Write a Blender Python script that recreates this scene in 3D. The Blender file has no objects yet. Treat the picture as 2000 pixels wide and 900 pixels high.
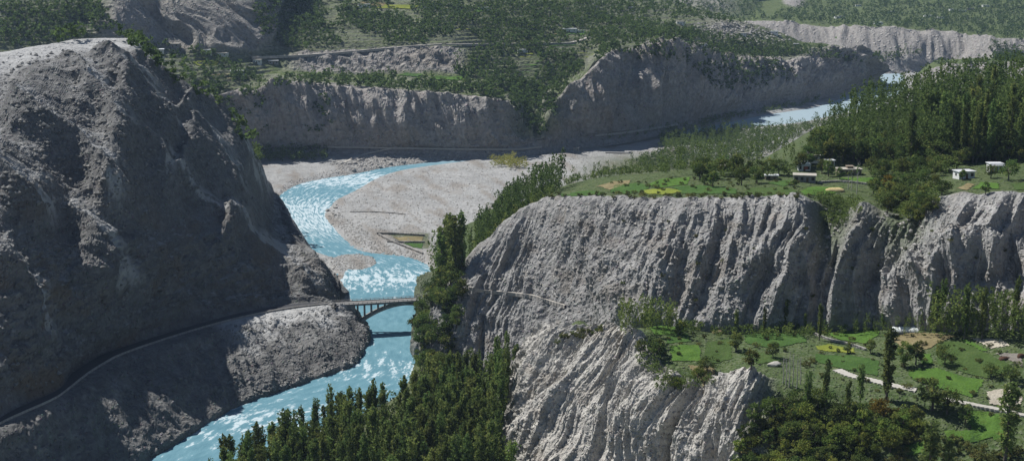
import bpy, math, random
import numpy as np
from mathutils import Vector

# ------------------------------------------------------------------ camera, light
scene = bpy.context.scene
F = 2414.0                       # focal length in photo pixels (photo is 2000 x 900)
PITCH = math.atan(510.0 / F)     # horizon lies above the frame
CAMZ = 175.0                     # camera height above the river
cam_d = bpy.data.cameras.new("camera")
cam = bpy.data.objects.new("camera", cam_d)
scene.collection.objects.link(cam)
cam_d.sensor_width = 36.0
cam_d.lens = 36.0 * F / 2000.0
cam_d.clip_start = 1.0
cam_d.clip_end = 30000.0
cam.location = (0, 0, CAMZ)
cam.rotation_euler = (math.pi / 2 - PITCH, 0, 0)
scene.camera = cam

SUN_H = (-0.82, 0.572)            # horizontal direction towards the sun
SUN_EL = math.radians(52)
sun_dir = Vector((SUN_H[0] * math.cos(SUN_EL), SUN_H[1] * math.cos(SUN_EL), math.sin(SUN_EL))).normalized()
world = bpy.data.worlds.new("World")
scene.world = world
world.use_nodes = True
wn = world.node_tree
bg = wn.nodes["Background"]
sky = wn.nodes.new("ShaderNodeTexSky")
sky.sky_type = 'NISHITA'
sky.sun_disc = False
sky.sun_elevation = SUN_EL
sky.sun_rotation = math.atan2(SUN_H[0], SUN_H[1])
sky.altitude = 2200
wn.links.new(sky.outputs[0], bg.inputs[0])
bg.inputs[1].default_value = 0.055
sun_d = bpy.data.lights.new("sun", 'SUN')
sun_d.energy = 5.0
sun_d.angle = math.radians(0.5)
sun_d.color = (1.0, 0.975, 0.935)
sun = bpy.data.objects.new("sun", sun_d)
scene.collection.objects.link(sun)
sun.rotation_euler = sun_dir.to_track_quat('Z', 'Y').to_euler()
sun.location = (-300, 300, 600)
scene.view_settings.view_transform = 'Standard'
scene.view_settings.look = 'None'
scene.view_settings.exposure = 0.27
scene.view_settings.gamma = 1.0
scene.view_settings.use_curve_mapping = False
scene.cycles.volume_bounces = 1
scene.cycles.max_bounces = 6
scene.cycles.diffuse_bounces = 3
scene.cycles.transparent_max_bounces = 6

rng = np.random.default_rng(7)
random.seed(7)
CP, SP = math.cos(PITCH), math.sin(PITCH)

# ------------------------------------------------------------------ photo pixel -> place
def ray(px, py):
    cx = (px - 1000.0) / F
    cy = (450.0 - py) / F
    return np.array([cx, CP + cy * SP, -SP + cy * CP])
def at(px, py, d):
    r = ray(px, py)
    p = r * (d / r[1])
    return np.array([p[0], p[1], p[2] + CAMZ])
def atz(px, py, z):
    r = ray(px, py)
    p = r * ((z - CAMZ) / r[2])
    return np.array([p[0], p[1], z])
def atdz(px, d, z):
    """a point seen in column px, d metres ahead, at height z"""
    cy = 0.0
    for _ in range(4):
        s = (z - CAMZ) / d
        cy = (s * CP + SP) / (CP - s * SP)
    k = CP + cy * SP
    return np.array([(px - 1000.0) / F / k * d, d, z])
def to_px(p):
    v = np.asarray(p, float) - np.array([0, 0, CAMZ])
    dep = v[..., 1] * CP - v[..., 2] * SP
    up = v[..., 1] * SP + v[..., 2] * CP
    return 1000 + F * v[..., 0] / dep, 450 - F * up / dep

# ------------------------------------------------------------------ numpy noise
_perm = np.random.default_rng(3).permutation(256)
_perm = np.concatenate([_perm, _perm, _perm])
_g = np.random.default_rng(4).normal(size=(256, 3))
_g /= np.linalg.norm(_g, axis=1)[:, None]
def pnoise(x, y, z):
    xi = np.floor(x).astype(int); yi = np.floor(y).astype(int); zi = np.floor(z).astype(int)
    xf, yf, zf = x - xi, y - yi, z - zi
    u = xf * xf * xf * (xf * (xf * 6 - 15) + 10)
    v = yf * yf * yf * (yf * (yf * 6 - 15) + 10)
    w = zf * zf * zf * (zf * (zf * 6 - 15) + 10)
    xi &= 255; yi &= 255; zi &= 255
    def corner(dx, dy, dz):
        h = _perm[_perm[_perm[xi + dx] + yi + dy] + zi + dz]
        g = _g[h]
        return g[..., 0] * (xf - dx) + g[..., 1] * (yf - dy) + g[..., 2] * (zf - dz)
    l = lambda a, b, t: a + (b - a) * t
    x00 = l(corner(0, 0, 0), corner(1, 0, 0), u); x10 = l(corner(0, 1, 0), corner(1, 1, 0), u)
    x01 = l(corner(0, 0, 1), corner(1, 0, 1), u); x11 = l(corner(0, 1, 1), corner(1, 1, 1), u)
    return 1.5 * l(l(x00, x10, v), l(x01, x11, v), w)
def fbm(x, y, z, o=4, gain=0.5):
    s = 0; a = 1.0
    for i in range(o):
        s = s + a * pnoise(x + 17.3 * i, y + 5.1 * i, z + 9.7 * i)
        x, y, z = x * 2.03, y * 2.03, z * 2.03
        a *= gain
    return s
def ridged(x, y, z, o=3, gain=0.5):
    s = 0; a = 1.0
    for i in range(o):
        s = s + a * (1 - 2 * np.abs(pnoise(x + 11.1 * i, y + 3.3 * i, z + 7.7 * i)))
        x, y, z = x * 2.1, y * 2.1, z * 2.1
        a *= gain
    return s
def worley(x, y, z):
    """distance to the nearest of jittered points, and a random value of that cell"""
    xi = np.floor(x).astype(int); yi = np.floor(y).astype(int); zi = np.floor(z).astype(int)
    best = np.full(x.shape, 9.0); val = np.zeros(x.shape)
    for dx in (-1, 0, 1):
        for dy in (-1, 0, 1):
            for dz in (-1, 0, 1):
                h = _perm[_perm[_perm[(xi + dx) & 255] + ((yi + dy) & 255)] + ((zi + dz) & 255)]
                h2 = _perm[h + 37]; h3 = _perm[h + 91]; h4 = _perm[h + 143]
                d = (x - xi - dx - h2 / 255.0) ** 2 + (y - yi - dy - h3 / 255.0) ** 2 + (z - zi - dz - h4 / 255.0) ** 2
                m = d < best
                best = np.where(m, d, best); val = np.where(m, h / 255.0, val)
    return np.sqrt(best), val
def sstep(a, b, x):
    t = np.clip((x - a) / (b - a), 0, 1)
    return t * t * (3 - 2 * t)

# ------------------------------------------------------------------ mesh helpers
def link(o, parent=None):
    scene.collection.objects.link(o)
    if parent is not None:
        o.parent = parent
    return o
def tag(o, label=None, cat=None, group=None, kind=None):
    if label: o["label"] = label
    if cat: o["category"] = cat
    if group: o["group"] = group
    if kind: o["kind"] = kind
    return o
def mesh_np(name, verts, faces, mat=None, smooth=True, attrs=None):
    """verts (n,3), faces (m,k) all with k corners"""
    verts = np.ascontiguousarray(verts, np.float32); faces = np.ascontiguousarray(faces, np.int32)
    me = bpy.data.meshes.new(name)
    k = faces.shape[1]
    me.vertices.add(len(verts)); me.vertices.foreach_set("co", verts.ravel())
    me.loops.add(faces.size); me.loops.foreach_set("vertex_index", faces.ravel())
    me.polygons.add(len(faces))
    me.polygons.foreach_set("loop_start", np.arange(0, faces.size, k, dtype=np.int32))
    me.polygons.foreach_set("loop_total", np.full(len(faces), k, np.int32))
    me.polygons.foreach_set("use_smooth", np.full(len(faces), smooth, bool))
    for an, av in (attrs or {}).items():
        if av.ndim == 1:
            a = me.attributes.new(an, 'FLOAT', 'POINT'); a.data.foreach_set("value", np.ascontiguousarray(av, np.float32))
        else:
            a = me.attributes.new(an, 'FLOAT_VECTOR', 'POINT'); a.data.foreach_set("vector", np.ascontiguousarray(av, np.float32).ravel())
    me.update(calc_edges=True)
    if mat is not None:
        me.materials.append(mat)
    return me
def grid_faces(nv, nu):
    i = np.arange(nv * nu).reshape(nv, nu)
    return np.stack([i[:-1, :-1], i[:-1, 1:], i[1:, 1:], i[1:, :-1]], -1).reshape(-1, 4)
def add_grid(name, P, mat, attrs=None, flip=False, smooth=True):
    nv, nu = P.shape[:2]
    f = grid_faces(nv, nu)
    if flip: f = f[:, ::-1]
    me = mesh_np(name, P.reshape(-1, 3), f, mat, smooth, attrs={k: (v.reshape(-1, 3) if v.ndim == 3 else v.ravel()) for k, v in (attrs or {}).items()})
    return link(bpy.data.objects.new(name, me))
def pchip(Y, t):
    """Y (n, ...) at knots 0..n-1, sampled at t without overshoot"""
    n = len(Y)
    d = Y[1:] - Y[:-1]
    m = np.zeros_like(Y)
    a, b = d[:-1], d[1:]
    with np.errstate(divide='ignore', invalid='ignore'):
        hm = np.where(a * b > 0, 2 * a * b / np.where(np.abs(a + b) < 1e-9, 1, a + b), 0)
    m[1:-1] = hm; m[0] = d[0]; m[-1] = d[-1]
    i = np.clip(np.floor(t).astype(int), 0, n - 2)
    s = (t - i).reshape((-1,) + (1,) * (Y.ndim - 1))
    h00 = 2 * s ** 3 - 3 * s ** 2 + 1; h10 = s ** 3 - 2 * s ** 2 + s; h01 = -2 * s ** 3 + 3 * s ** 2; h11 = s ** 3 - s ** 2
    return h00 * Y[i] + h10 * m[i] + h01 * Y[i + 1] + h11 * m[i + 1]
def knots(counts):
    return np.concatenate([np.linspace(i, i + 1, c, endpoint=False) for i, c in enumerate(counts)] + [[len(counts)]])
def sheet(ctrl, rows, cols):
    """ctrl[row][col] points; rows / cols = samples per interval. Returns P, row parameter, column parameter."""
    C = np.array(ctrl, float)
    tv, tu = knots(rows), knots(cols)
    A = pchip(C, tv)
    B = pchip(np.swapaxes(A, 0, 1), tu)
    P = np.swapaxes(B, 0, 1)
    V = np.repeat(tv[:, None], len(tu), 1); U = np.repeat(tu[None, :], len(tv), 0)
    return P, V, U
def normals(P, flip=False):
    du = np.gradient(P, axis=1); dv = np.gradient(P, axis=0)
    n = np.cross(du, dv)
    n /= np.maximum(np.linalg.norm(n, axis=2, keepdims=True), 1e-6)
    return -n if flip else n
def arclen(P, axis):
    d = np.linalg.norm(np.diff(P, axis=axis), axis=2)
    z = np.zeros(P.shape[:2])
    if axis == 1: z[:, 1:] = np.cumsum(d, 1)
    else: z[1:, :] = np.cumsum(d, 0)
    return z
def polyline(pts, n):
    pts = np.array(pts, float)
    t = np.linspace(0, len(pts) - 1, n)
    return pchip(pts, t)
def in_poly(px, py, poly):
    poly = np.array(poly, float)
    inside = np.zeros(np.shape(px), bool)
    j = len(poly) - 1
    for i in range(len(poly)):
        xi, yi = poly[i]; xj, yj = poly[j]
        c = ((yi > py) != (yj > py)) & (px < (xj - xi) * (py - yi) / (yj - yi + 1e-12) + xi)
        inside ^= c
        j = i
    return inside
def dist_poly(X, Y, pts):
    """distance to an open polyline in plan"""
    best = np.full(X.shape, 1e9)
    for a, b in zip(pts[:-1], pts[1:]):
        d = b - a; L = max(d @ d, 1e-9)
        t = np.clip(((X - a[0]) * d[0] + (Y - a[1]) * d[1]) / L, 0, 1)
        best = np.minimum(best, np.hypot(X - a[0] - t * d[0], Y - a[1] - t * d[1]))
    return best

# ------------------------------------------------------------------ materials
def mat_new(name):
    m = bpy.data.materials.new(name); m.use_nodes = True
    nt = m.node_tree
    return m, nt, nt.nodes["Principled BSDF"]
def N(nt, t, **kw):
    n = nt.nodes.new(t)
    for k, v in kw.items(): setattr(n, k, v)
    return n
def noise_node(nt, vec, scale, detail=4, rough=0.55):
    n = N(nt, "ShaderNodeTexNoise")
    n.inputs["Scale"].default_value = scale; n.inputs["Detail"].default_value = detail; n.inputs["Roughness"].default_value = rough
    nt.links.new(vec, n.inputs["Vector"])
    return n.outputs["Fac"]
def ramp(nt, fac, stops):
    r = N(nt, "ShaderNodeValToRGB")
    e = r.color_ramp.elements
    while len(e) < len(stops): e.new(0.5)
    for el, (p, c) in zip(e, stops):
        el.position = p
        el.color = (c[0], c[1], c[2], 1) if hasattr(c, "__len__") else (c, c, c, 1)
    nt.links.new(fac, r.inputs[0])
    return r.outputs[0]
def mix(nt, fac, a, b, mode='MIX'):
    m = N(nt, "ShaderNodeMix", data_type='RGBA', blend_type=mode)
    for s, v in ((0, fac), (6, a), (7, b)):
        if hasattr(v, "default_value") or hasattr(v, "links"): nt.links.new(v, m.inputs[s])
        elif hasattr(v, "__len__"): m.inputs[s].default_value = (v[0], v[1], v[2], 1)
        else: m.inputs[s].default_value = v
    return m.outputs[2]
def attr(nt, name):
    a = N(nt, "ShaderNodeAttribute", attribute_name=name)
    return a.outputs["Fac"]
def objco(nt):
    return N(nt, "ShaderNodeTexCoord").outputs["Object"]
def bump(nt, h, strength, dist, bsdf):
    b = N(nt, "ShaderNodeBump"); b.inputs["Strength"].default_value = strength; b.inputs["Distance"].default_value = dist
    nt.links.new(h, b.inputs["Height"]); nt.links.new(b.outputs[0], bsdf.inputs["Normal"])

def terrain_mat(name, rock_a, rock_b, rock_c, soil_a, soil_b, fine=0.9, bumpd=0.5, streak=None):
    """bare rock / till with stones, and soil with thin grass where the mesh attribute veg says so"""
    m, nt, b = mat_new(name)
    co = objco(nt)
    big = noise_node(nt, co, 0.03, 4)
    mid = noise_node(nt, co, 0.22, 5, 0.6)
    fin = noise_node(nt, co, fine, 4, 0.65)
    vor = N(nt, "ShaderNodeTexVoronoi"); vor.inputs["Scale"].default_value = fine * 0.8
    nt.links.new(co, vor.inputs["Vector"])
    c = ramp(nt, mid, [(0.3, rock_a), (0.55, rock_b), (0.75, rock_c)])
    c = mix(nt, ramp(nt, big, [(0.35, 0), (0.65, 1)]), c, mix(nt, 0.55, c, rock_b))
    stone = ramp(nt, vor.outputs["Distance"], [(0.05, 1.0), (0.32, 0.0)])
    c = mix(nt, mix(nt, 0.75, stone, (0, 0, 0)), c, mix(nt, 0.5, rock_c, vor.outputs["Color"]), 'MIX')
    c = mix(nt, 0.65, c, ramp(nt, fin, [(0.25, 0.55), (0.6, 1.1), (0.8, 1.3)]), 'MULTIPLY')
    mpz = N(nt, "ShaderNodeMapping"); mpz.inputs["Scale"].default_value = (0.025, 0.025, 0.30)
    nt.links.new(co, mpz.inputs[0])
    strat = noise_node(nt, mpz.outputs[0], 1.0, 5, 0.6)
    c = mix(nt, 0.8 if fine > 0.5 else 0.3, c, ramp(nt, strat, [(0.3, 0.72), (0.5, 1.0), (0.72, 1.22)]), 'MULTIPLY')
    vor2 = N(nt, "ShaderNodeTexVoronoi"); vor2.inputs["Scale"].default_value = fine * 0.33
    nt.links.new(co, vor2.inputs["Vector"])
    stone2 = ramp(nt, vor2.outputs["Distance"], [(0.10, 1.0), (0.30, 0.0)])
    c = mix(nt, mix(nt, 0.45, stone2, (0, 0, 0)), c, rock_c)
    st = attr(nt, "stain")
    c = mix(nt, st, c, mix(nt, 0.8, c, (0.16, 0.115, 0.07), 'MIX'))
    v = attr(nt, "veg")
    s = ramp(nt, mid, [(0.3, soil_a), (0.7, soil_b)])
    s = mix(nt, ramp(nt, fin, [(0.45, 0.0), (0.8, 0.55)]), s, mix(nt, 0.5, soil_b, rock_b))
    c = mix(nt, v, c, s)
    nt.links.new(c, b.inputs["Base Color"])
    b.inputs["Roughness"].default_value = 0.95
    b.inputs["Specular IOR Level"].default_value = 0.15
    hsum = N(nt, "ShaderNodeMath", operation='ADD')
    nt.links.new(fin, hsum.inputs[0]); nt.links.new(stone, hsum.inputs[1])
    hs2 = N(nt, "ShaderNodeMath", operation='ADD')
    nt.links.new(hsum.outputs[0], hs2.inputs[0]); nt.links.new(stone2, hs2.inputs[1])
    bump(nt, hs2.outputs[0], 1.0, bumpd * 1.5, b)
    return m
def plain_mat(name, a, bcol, scale=1.5, rough=0.85, bmp=0.0, spec=0.2):
    m, nt, b = mat_new(name)
    co = objco(nt)
    n = noise_node(nt, co, scale, 5, 0.6)
    nt.links.new(ramp(nt, n, [(0.3, a), (0.7, bcol)]), b.inputs["Base Color"])
    b.inputs["Roughness"].default_value = rough
    b.inputs["Specular IOR Level"].default_value = spec
    if bmp: bump(nt, n, 0.6, bmp, b)
    return m

M = {}
M['till'] = terrain_mat("grey_till", (0.20, 0.195, 0.186), (0.29, 0.284, 0.273), (0.38, 0.374, 0.36), (0.042, 0.075, 0.02), (0.09, 0.112, 0.04), fine=0.75, bumpd=0.55)
M['till_near'] = terrain_mat("pale_till", (0.34, 0.325, 0.295), (0.46, 0.44, 0.40), (0.56, 0.535, 0.49), (0.042, 0.078, 0.02), (0.085, 0.112, 0.038), fine=0.9, bumpd=0.5)
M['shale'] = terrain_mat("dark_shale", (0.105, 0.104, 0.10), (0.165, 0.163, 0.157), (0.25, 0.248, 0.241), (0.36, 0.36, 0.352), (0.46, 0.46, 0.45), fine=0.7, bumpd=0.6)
M['far_till'] = terrain_mat("far_till", (0.22, 0.205, 0.19), (0.30, 0.28, 0.26), (0.40, 0.38, 0.355), (0.042, 0.078, 0.02), (0.12, 0.145, 0.045), fine=0.3, bumpd=1.2)
M['gravel'] = terrain_mat("gravel", (0.26, 0.258, 0.25), (0.34, 0.338, 0.328), (0.43, 0.428, 0.415), (0.055, 0.085, 0.03), (0.12, 0.12, 0.06), fine=0.8, bumpd=0.4)

# ------------------------------------------------------------------ river course
# banks as seen in the photo (left bank, right bank), both at water level
RIVER = [((60, 1080), (340, 1090)), ((190, 965), (430, 985)), ((300, 890), (500, 922)), ((400, 826), (580, 864)), ((465, 788), (668, 822)),
         ((600, 742), (770, 775)), ((690, 706), (802, 730)), ((722, 662), (812, 680)), ((712, 630), (818, 640)), ((694, 598), (835, 590)), ((668, 548), (848, 540)),
         ((640, 512), (838, 522)), ((585, 474), (800, 503)), ((556, 440), (700, 484)), ((542, 405), (652, 448)), ((548, 382), (634, 416)), ((572, 366), (652, 394)),
         ((620, 352), (694, 372)), ((690, 341), (738, 347)), ((760, 327), (782, 333)), ((850, 316), (862, 321)), ((950, 303), (962, 309)),
         ((1040, 292), (1075, 297)), ((1120, 282), (1175, 287)), ((1210, 272), (1245, 277)), ((1290, 262), (1300, 267)), ((1400, 244), (1440, 251)),
         ((1490, 226), (1540, 242)), ((1600, 208), (1640, 222)), ((1680, 172), (1760, 180)), ((1705, 152), (1765, 154)), ((1730, 138), (1760, 140)), ((1745, 130), (1775, 131))]
LB = np.array([atz(a[0], a[1], 0) for a, b in RIVER]); RB = np.array([atz(b[0], b[1], 0) for a, b in RIVER])
LBs = polyline(LB, 200); RBs = polyline(RB, 200)
river_poly = np.concatenate([LBs[:, :2], RBs[::-1, :2]])

# ------------------------------------------------------------------ valley floor
def valley_floor():
    ny, nx = 400, 325
    Yr = 330 * (2450 / 330.0) ** np.linspace(0, 1, ny)
    ang = np.linspace(-0.46, 0.52, nx)
    Y = np.repeat(Yr[:, None], nx, 1); X = Y * ang[None, :]
    d = np.minimum(dist_poly(X, Y, LBs[:, :2]), dist_poly(X, Y, RBs[:, :2]))
    ins = in_poly(X, Y, river_poly)
    Z = np.where(ins, -np.minimum(d * 0.35, 2.2), np.minimum(d * 0.22, 1.7))
    px, py = to_px(np.stack([X, Y, np.zeros_like(X)], -1))
    # grove flat at the river's right bank, rising gently towards the bluff
    g = sstep(300, 420, px) * sstep(500, 470, Y) * (~ins)
    Z = Z + g * np.minimum(d * 0.06, 5)
    # mid-channel shoal below the bend
    sh = np.exp(-(((px - 690) / 75.0) ** 2 + ((py - 512) / 26.0) ** 2 * 1.0))
    Z = np.where(ins, Z + sh * 3.3, Z)
    # far bank of boulders rises to the cliff foot
    bk = sstep(540, 640, px) * sstep(1150, 1060, px) * sstep(8, 60, d) * sstep(322, 296, py) * (py > 240)
    Z = Z + bk * 6.0
    # braided channels and cobble ridges on the bars
    Z = Z + (~ins) * (0.5 * fbm(X / 40, Y / 70, Y * 0 + 2.2, 3) + 0.28 * fbm(X / 9, Y / 16, Y * 0 + 4.2, 3)) * sstep(1, 12, d)
    # dry meander scars on the big bar
    Z = Z - (~ins) * 0.8 * np.exp(-(np.sin((X * 0.09 + Y * 0.035) + 2 * pnoise(X / 60, Y / 90, X * 0)) / 0.18) ** 2) * sstep(4, 20, d) * (py > 310)
    # woods and scrub
    veg = 0.8 * sstep(1270, 1330, px) * sstep(330, 250, py) * sstep(0.0, 3.0, np.abs(py - (395 - px * 0.115)) - 8) * sstep(8, 25, d) * sstep(-0.25, 0.2, fbm(X / 60, Y / 60, X * 0 + 5, 3))
    veg = np.maximum(veg, sstep(1090, 1250, px + (330 - py) * -1.2) * (py > 300) * sstep(296, 320, py))
    veg = np.maximum(veg, g)
    veg = np.maximum(veg, in_poly(px, py, [(752, 458), (840, 460), (840, 492), (790, 478)]) * 0.9)
    veg = np.maximum(veg, in_poly(px, py, [(480, 310), (640, 312), (620, 285), (480, 285)]) * 0.8)
    P = np.stack([X, Y, Z], -1)
    o = add_grid("valley_floor", P, M['gravel'], attrs={"veg": np.clip(veg, 0, 1), "stain": 0.5 * sstep(0.0, 0.45, fbm((X + 0.3 * Y) / 12, Y / 60, X * 0 + 8, 4))})
    return tag(o, kind="structure")
valley_floor()
# ground below and beyond everything
gs = np.array([[[-3400, -150, -6], [3400, -150, -6]], [[-3400, 5000, -6], [3400, 5000, -6]]], float)
tag(add_grid("ground", gs, M['gravel'], attrs={"veg": np.zeros((2, 2)), "stain": np.zeros((2, 2))}), kind="structure")

def river():
    nu, nv = 900, 34
    L = polyline(LB, nu); R = polyline(RB, nu)
    t = np.linspace(-0.12, 1.12, nv)
    P = L[:, None, :] * (1 - t)[None, :, None] + R[:, None, :] * t[None, :, None]
    mid = (L + R) / 2
    s = np.concatenate([[0], np.cumsum(np.linalg.norm(np.diff(mid, axis=0), axis=1))])
    W = np.linalg.norm(L - R, axis=1)
    U = np.repeat(s[:, None], nv, 1); V = (t[None, :] - 0.5) * W[:, None]
    px, py = to_px(P)
    rough = 0.35 + 0.65 * np.clip(fbm(U / 60, V / 30, U * 0, 2) + 0.35, 0, 1)
    # rapids: the bend above the bridge, and the reach below it
    rap = np.exp(-((py - 425) / 45.0) ** 2) + np.exp(-((py - 350) / 14.0) ** 2) + 0.75 * np.exp(-((py - 545) / 30.0) ** 2) + 0.55 * np.exp(-((py - 720) / 25.0) ** 2) + 0.6 * np.exp(-((py - 820) / 40.0) ** 2)
    calm = np.exp(-((py - 630) / 30.0) ** 2)
    rap = np.clip(rap * 0.9 + 0.25 - 0.5 * calm, 0, 1)
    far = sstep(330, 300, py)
    wv = (0.12 * ridged(U / 11, V / 7, U * 0 + 3, 3) * rap + 0.12 * fbm(U / 4, V / 3, U * 0 + 1, 2)) * (1 - far)
    P[..., 2] = 0.05 + wv
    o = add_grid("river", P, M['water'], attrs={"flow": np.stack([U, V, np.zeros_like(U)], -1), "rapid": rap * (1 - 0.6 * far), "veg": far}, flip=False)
    return tag(o, kind="structure")
def water_mat():
    m, nt, b = mat_new("glacial_water")
    a = N(nt, "ShaderNodeAttribute", attribute_name="flow")
    mp = N(nt, "ShaderNodeMapping"); mp.inputs["Scale"].default_value = (0.10, 0.26, 1)
    nt.links.new(a.outputs["Vector"], mp.inputs[0])
    n1 = noise_node(nt, mp.outputs[0], 1.0, 6, 0.65)
    mp2 = N(nt, "ShaderNodeMapping"); mp2.inputs["Scale"].default_value = (0.42, 0.9, 1)
    nt.links.new(a.outputs["Vector"], mp2.inputs[0])
    n2 = noise_node(nt, mp2.outputs[0], 1.0, 5, 0.6)
    f = N(nt, "ShaderNodeMath", operation='MULTIPLY_ADD')
    nt.links.new(attr(nt, "rapid"), f.inputs[0]); f.inputs[1].default_value = 0.26
    nt.links.new(n1, f.inputs[2])
    f2 = N(nt, "ShaderNodeMath", operation='MULTIPLY_ADD')
    nt.links.new(n2, f2.inputs[0]); f2.inputs[1].default_value = 0.45; nt.links.new(f.outputs[0], f2.inputs[2])
    foam = ramp(nt, f2.outputs[0], [(0.92, 0), (1.30, 0.85)])
    wc = ramp(nt, n1, [(0.3, (0.085, 0.195, 0.245)), (0.7, (0.155, 0.295, 0.35))])
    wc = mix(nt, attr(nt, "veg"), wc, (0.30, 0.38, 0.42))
    nt.links.new(mix(nt, foam, wc, (0.52, 0.60, 0.63)), b.inputs["Base Color"])
    nt.links.new(ramp(nt, foam, [(0, 0.65), (1, 0.95)]), b.inputs["Roughness"])
    b.inputs["IOR"].default_value = 1.33; b.inputs["Specular IOR Level"].default_value = 0.1
    bump(nt, n2, 0.35, 0.4, b)
    return m
M['water'] = water_mat()
river()

# ------------------------------------------------------------------ the dark mountain on the far side of the road
def left_mountain():
    feet = [(-230, 1180), (0, 1060), (150, 975), (290, 893), (390, 830), (460, 791), (595, 744), (688, 708), (716, 665), (706, 632)]
    road = [(-230, 955, 34), (0, 829, 30), (120, 772, 27), (168, 735, 25.5), (220, 702, 24), (400, 640, 20.5), (500, 615, 18), (590, 600, 16), (640, 595, 15.2), (672, 592, 15)]
    face = [[(-220, 600, 400), (-210, 340, 460)], [(0, 480, 437), (0, 280, 500)], [(130, 480, 482), (150, 270, 555)], [(200, 460, 492), (225, 260, 570)],
            [(272, 450, 516), (285, 300, 585)], [(395, 440, 572), (392, 320, 650)], [(492, 495, 592), (490, 390, 670)], [(565, 530, 612), (545, 440, 700)],
            [(622, 535, 605), (610, 495, 625)], [(664, 572, 604), (662, 555, 610)]]
    ridge = [(-220, 125, 600), (0, 104, 640), (165, 76, 700), (252, 76, 712), (330, 142, 735), (425, 214, 785), (498, 302, 830), (536, 376, 860), (606, 486, 660), (660, 548, 615)]
    back = [(-240, 800, 60), (-30, 840, 60), (140, 880, 50), (240, 900, 40), (330, 930, 25), (430, 1010, 3), (515, 1040, -1), (546, 950, -1), (632, 735, -1), (684, 668, -1)]
    rows = [[], [], [], [], [], [], [], [], []]
    for i in range(len(feet)):
        f = atz(feet[i][0], feet[i][1], 0.4)
        r = atz(*road[i][:2], road[i][2])
        dirn = (r - f); dirn[2] = 0; dirn /= np.linalg.norm(dirn)
        rows[0].append(f - dirn * 5 - np.array([0, 0, 4]))
        rows[1].append(f)
        rows[2].append(r)
        rows[3].append(r + dirn * 9.0)
        rows[4].append(at(*face[i][0])); rows[5].append(at(*face[i][1]))
        R = at(*ridge[i]); rows[6].append(R)
        B = atdz(*back[i])
        rows[7].append(R * 0.7 + B * 0.3 + np.array([0, 0, -4])); rows[8].append(B)
    P, V, U = sheet(rows, [3, 70, 8, 90, 95, 110, 12, 12], [40, 80, 55, 45, 60, 60, 50, 45, 30])
    nrm = normals(P)
    X, Y, Z = P[..., 0], P[..., 1], P[..., 2]
    q = 0.42 * X - 0.91 * Y; h = 0.91 * X + 0.42 * Y
    up = sstep(3.05, 3.5, V) * sstep(7.4, 6.3, V)
    lo = sstep(0.6, 1.1, V) * sstep(1.97, 1.75, V)
    wq = q + 7 * fbm(X / 60, Y / 60, Z / 60, 2)
    def saw(t, k):       # gentle back, steep front
        t = t - np.floor(t)
        return np.where(t < k, t / k, (1 - t) / (1 - k)) - 0.5
    amp = 0.6 + 0.6 * np.clip(0.5 + fbm(X / 90, Y / 90, Z / 90, 2), 0, 1)
    fade = sstep(6.0, 4.9, V)
    RIBS = [([(255, 100), (345, 195), (440, 280), (505, 385)], 9), ([(165, 118), (255, 195), (325, 285), (400, 345), (505, 440)], 11), ([(85, 118), (185, 205), (262, 300), (318, 345), (340, 420)], 11),
            ([(0, 190), (100, 262), (205, 345), (228, 425)], 11), ([(-60, 300), (60, 375), (110, 440)], 9), ([(290, 130), (395, 255), (470, 330), (530, 395)], 6), ([(20, 115), (120, 190), (190, 260)], 6),
            ([(420, 430), (540, 500), (640, 575)], 7), ([(330, 360), (420, 420), (470, 480)], 7), ([(120, 400), (215, 480), (225, 560)], 7), ([(230, 200), (300, 290), (350, 330)], 5), ([(-40, 470), (60, 560), (75, 640)], 6), ([(350, 250), (430, 350), (480, 410)], 6)]
    bx, by = to_px(P)
    wpx = 14 * fbm(X / 30, Y / 30, Z / 30, 3); wpy = 14 * fbm(X / 30 + 9, Y / 30, Z / 30, 3)
    ribs = np.zeros_like(X); ramps = np.zeros_like(X); faces_ = np.zeros_like(X)
    for pl, A in RIBS:
        pl = polyline(np.array([(a, b, 0) for a, b in pl], float), 14)[:, :2]
        best = np.full(X.shape, 1e9); sd = np.zeros_like(X); tt = np.zeros_like(X)
        for i in range(len(pl) - 1):
            a = pl[i]; dv = pl[i + 1] - a; LL = dv @ dv
            t = np.clip(((bx + wpx - a[0]) * dv[0] + (by + wpy - a[1]) * dv[1]) / LL, 0, 1)
            ex = bx + wpx - a[0] - t * dv[0]; ey = by + wpy - a[1] - t * dv[1]
            dist = np.hypot(ex, ey); m_ = dist < best
            best = np.where(m_, dist, best); sd = np.where(m_, np.sign(dv[0] * ey - dv[1] * ex), sd); tt = np.where(m_, (i + t) / (len(pl) - 1), tt)
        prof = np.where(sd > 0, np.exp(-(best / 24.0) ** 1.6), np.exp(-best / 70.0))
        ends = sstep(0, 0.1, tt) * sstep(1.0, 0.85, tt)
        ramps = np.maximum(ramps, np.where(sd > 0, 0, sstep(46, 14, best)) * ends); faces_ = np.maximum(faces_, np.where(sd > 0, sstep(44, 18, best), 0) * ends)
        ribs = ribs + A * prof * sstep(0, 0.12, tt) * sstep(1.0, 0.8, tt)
    d1 = saw(-wq / 33.0 + 0.3 * pnoise(h / 70, q / 60, h * 0), 0.25) * 11 * amp
    d2 = saw(-wq / 12.5 + 0.5 * pnoise(h / 30, q / 25, h * 0 + 4), 0.3) * 4.0
    d3 = (1.5 + 1.3 * sstep(4.4, 3.8, V)) * fbm(X / 26, Y / 26, Z / 20, 5, 0.5)
    w, wv = worley(X / 3.0, Y / 3.0, Z / 3.0)
    rocks = np.clip(0.42 - w, 0, 1) * 1.6 * (wv > 0.55)
    rockmask = sstep(-0.1, 0.35, fbm(X / 35, Y / 35, Z / 35, 3))
    gull = ridged(q / 9.0, h / 60.0, Z / 60, 3)
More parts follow.
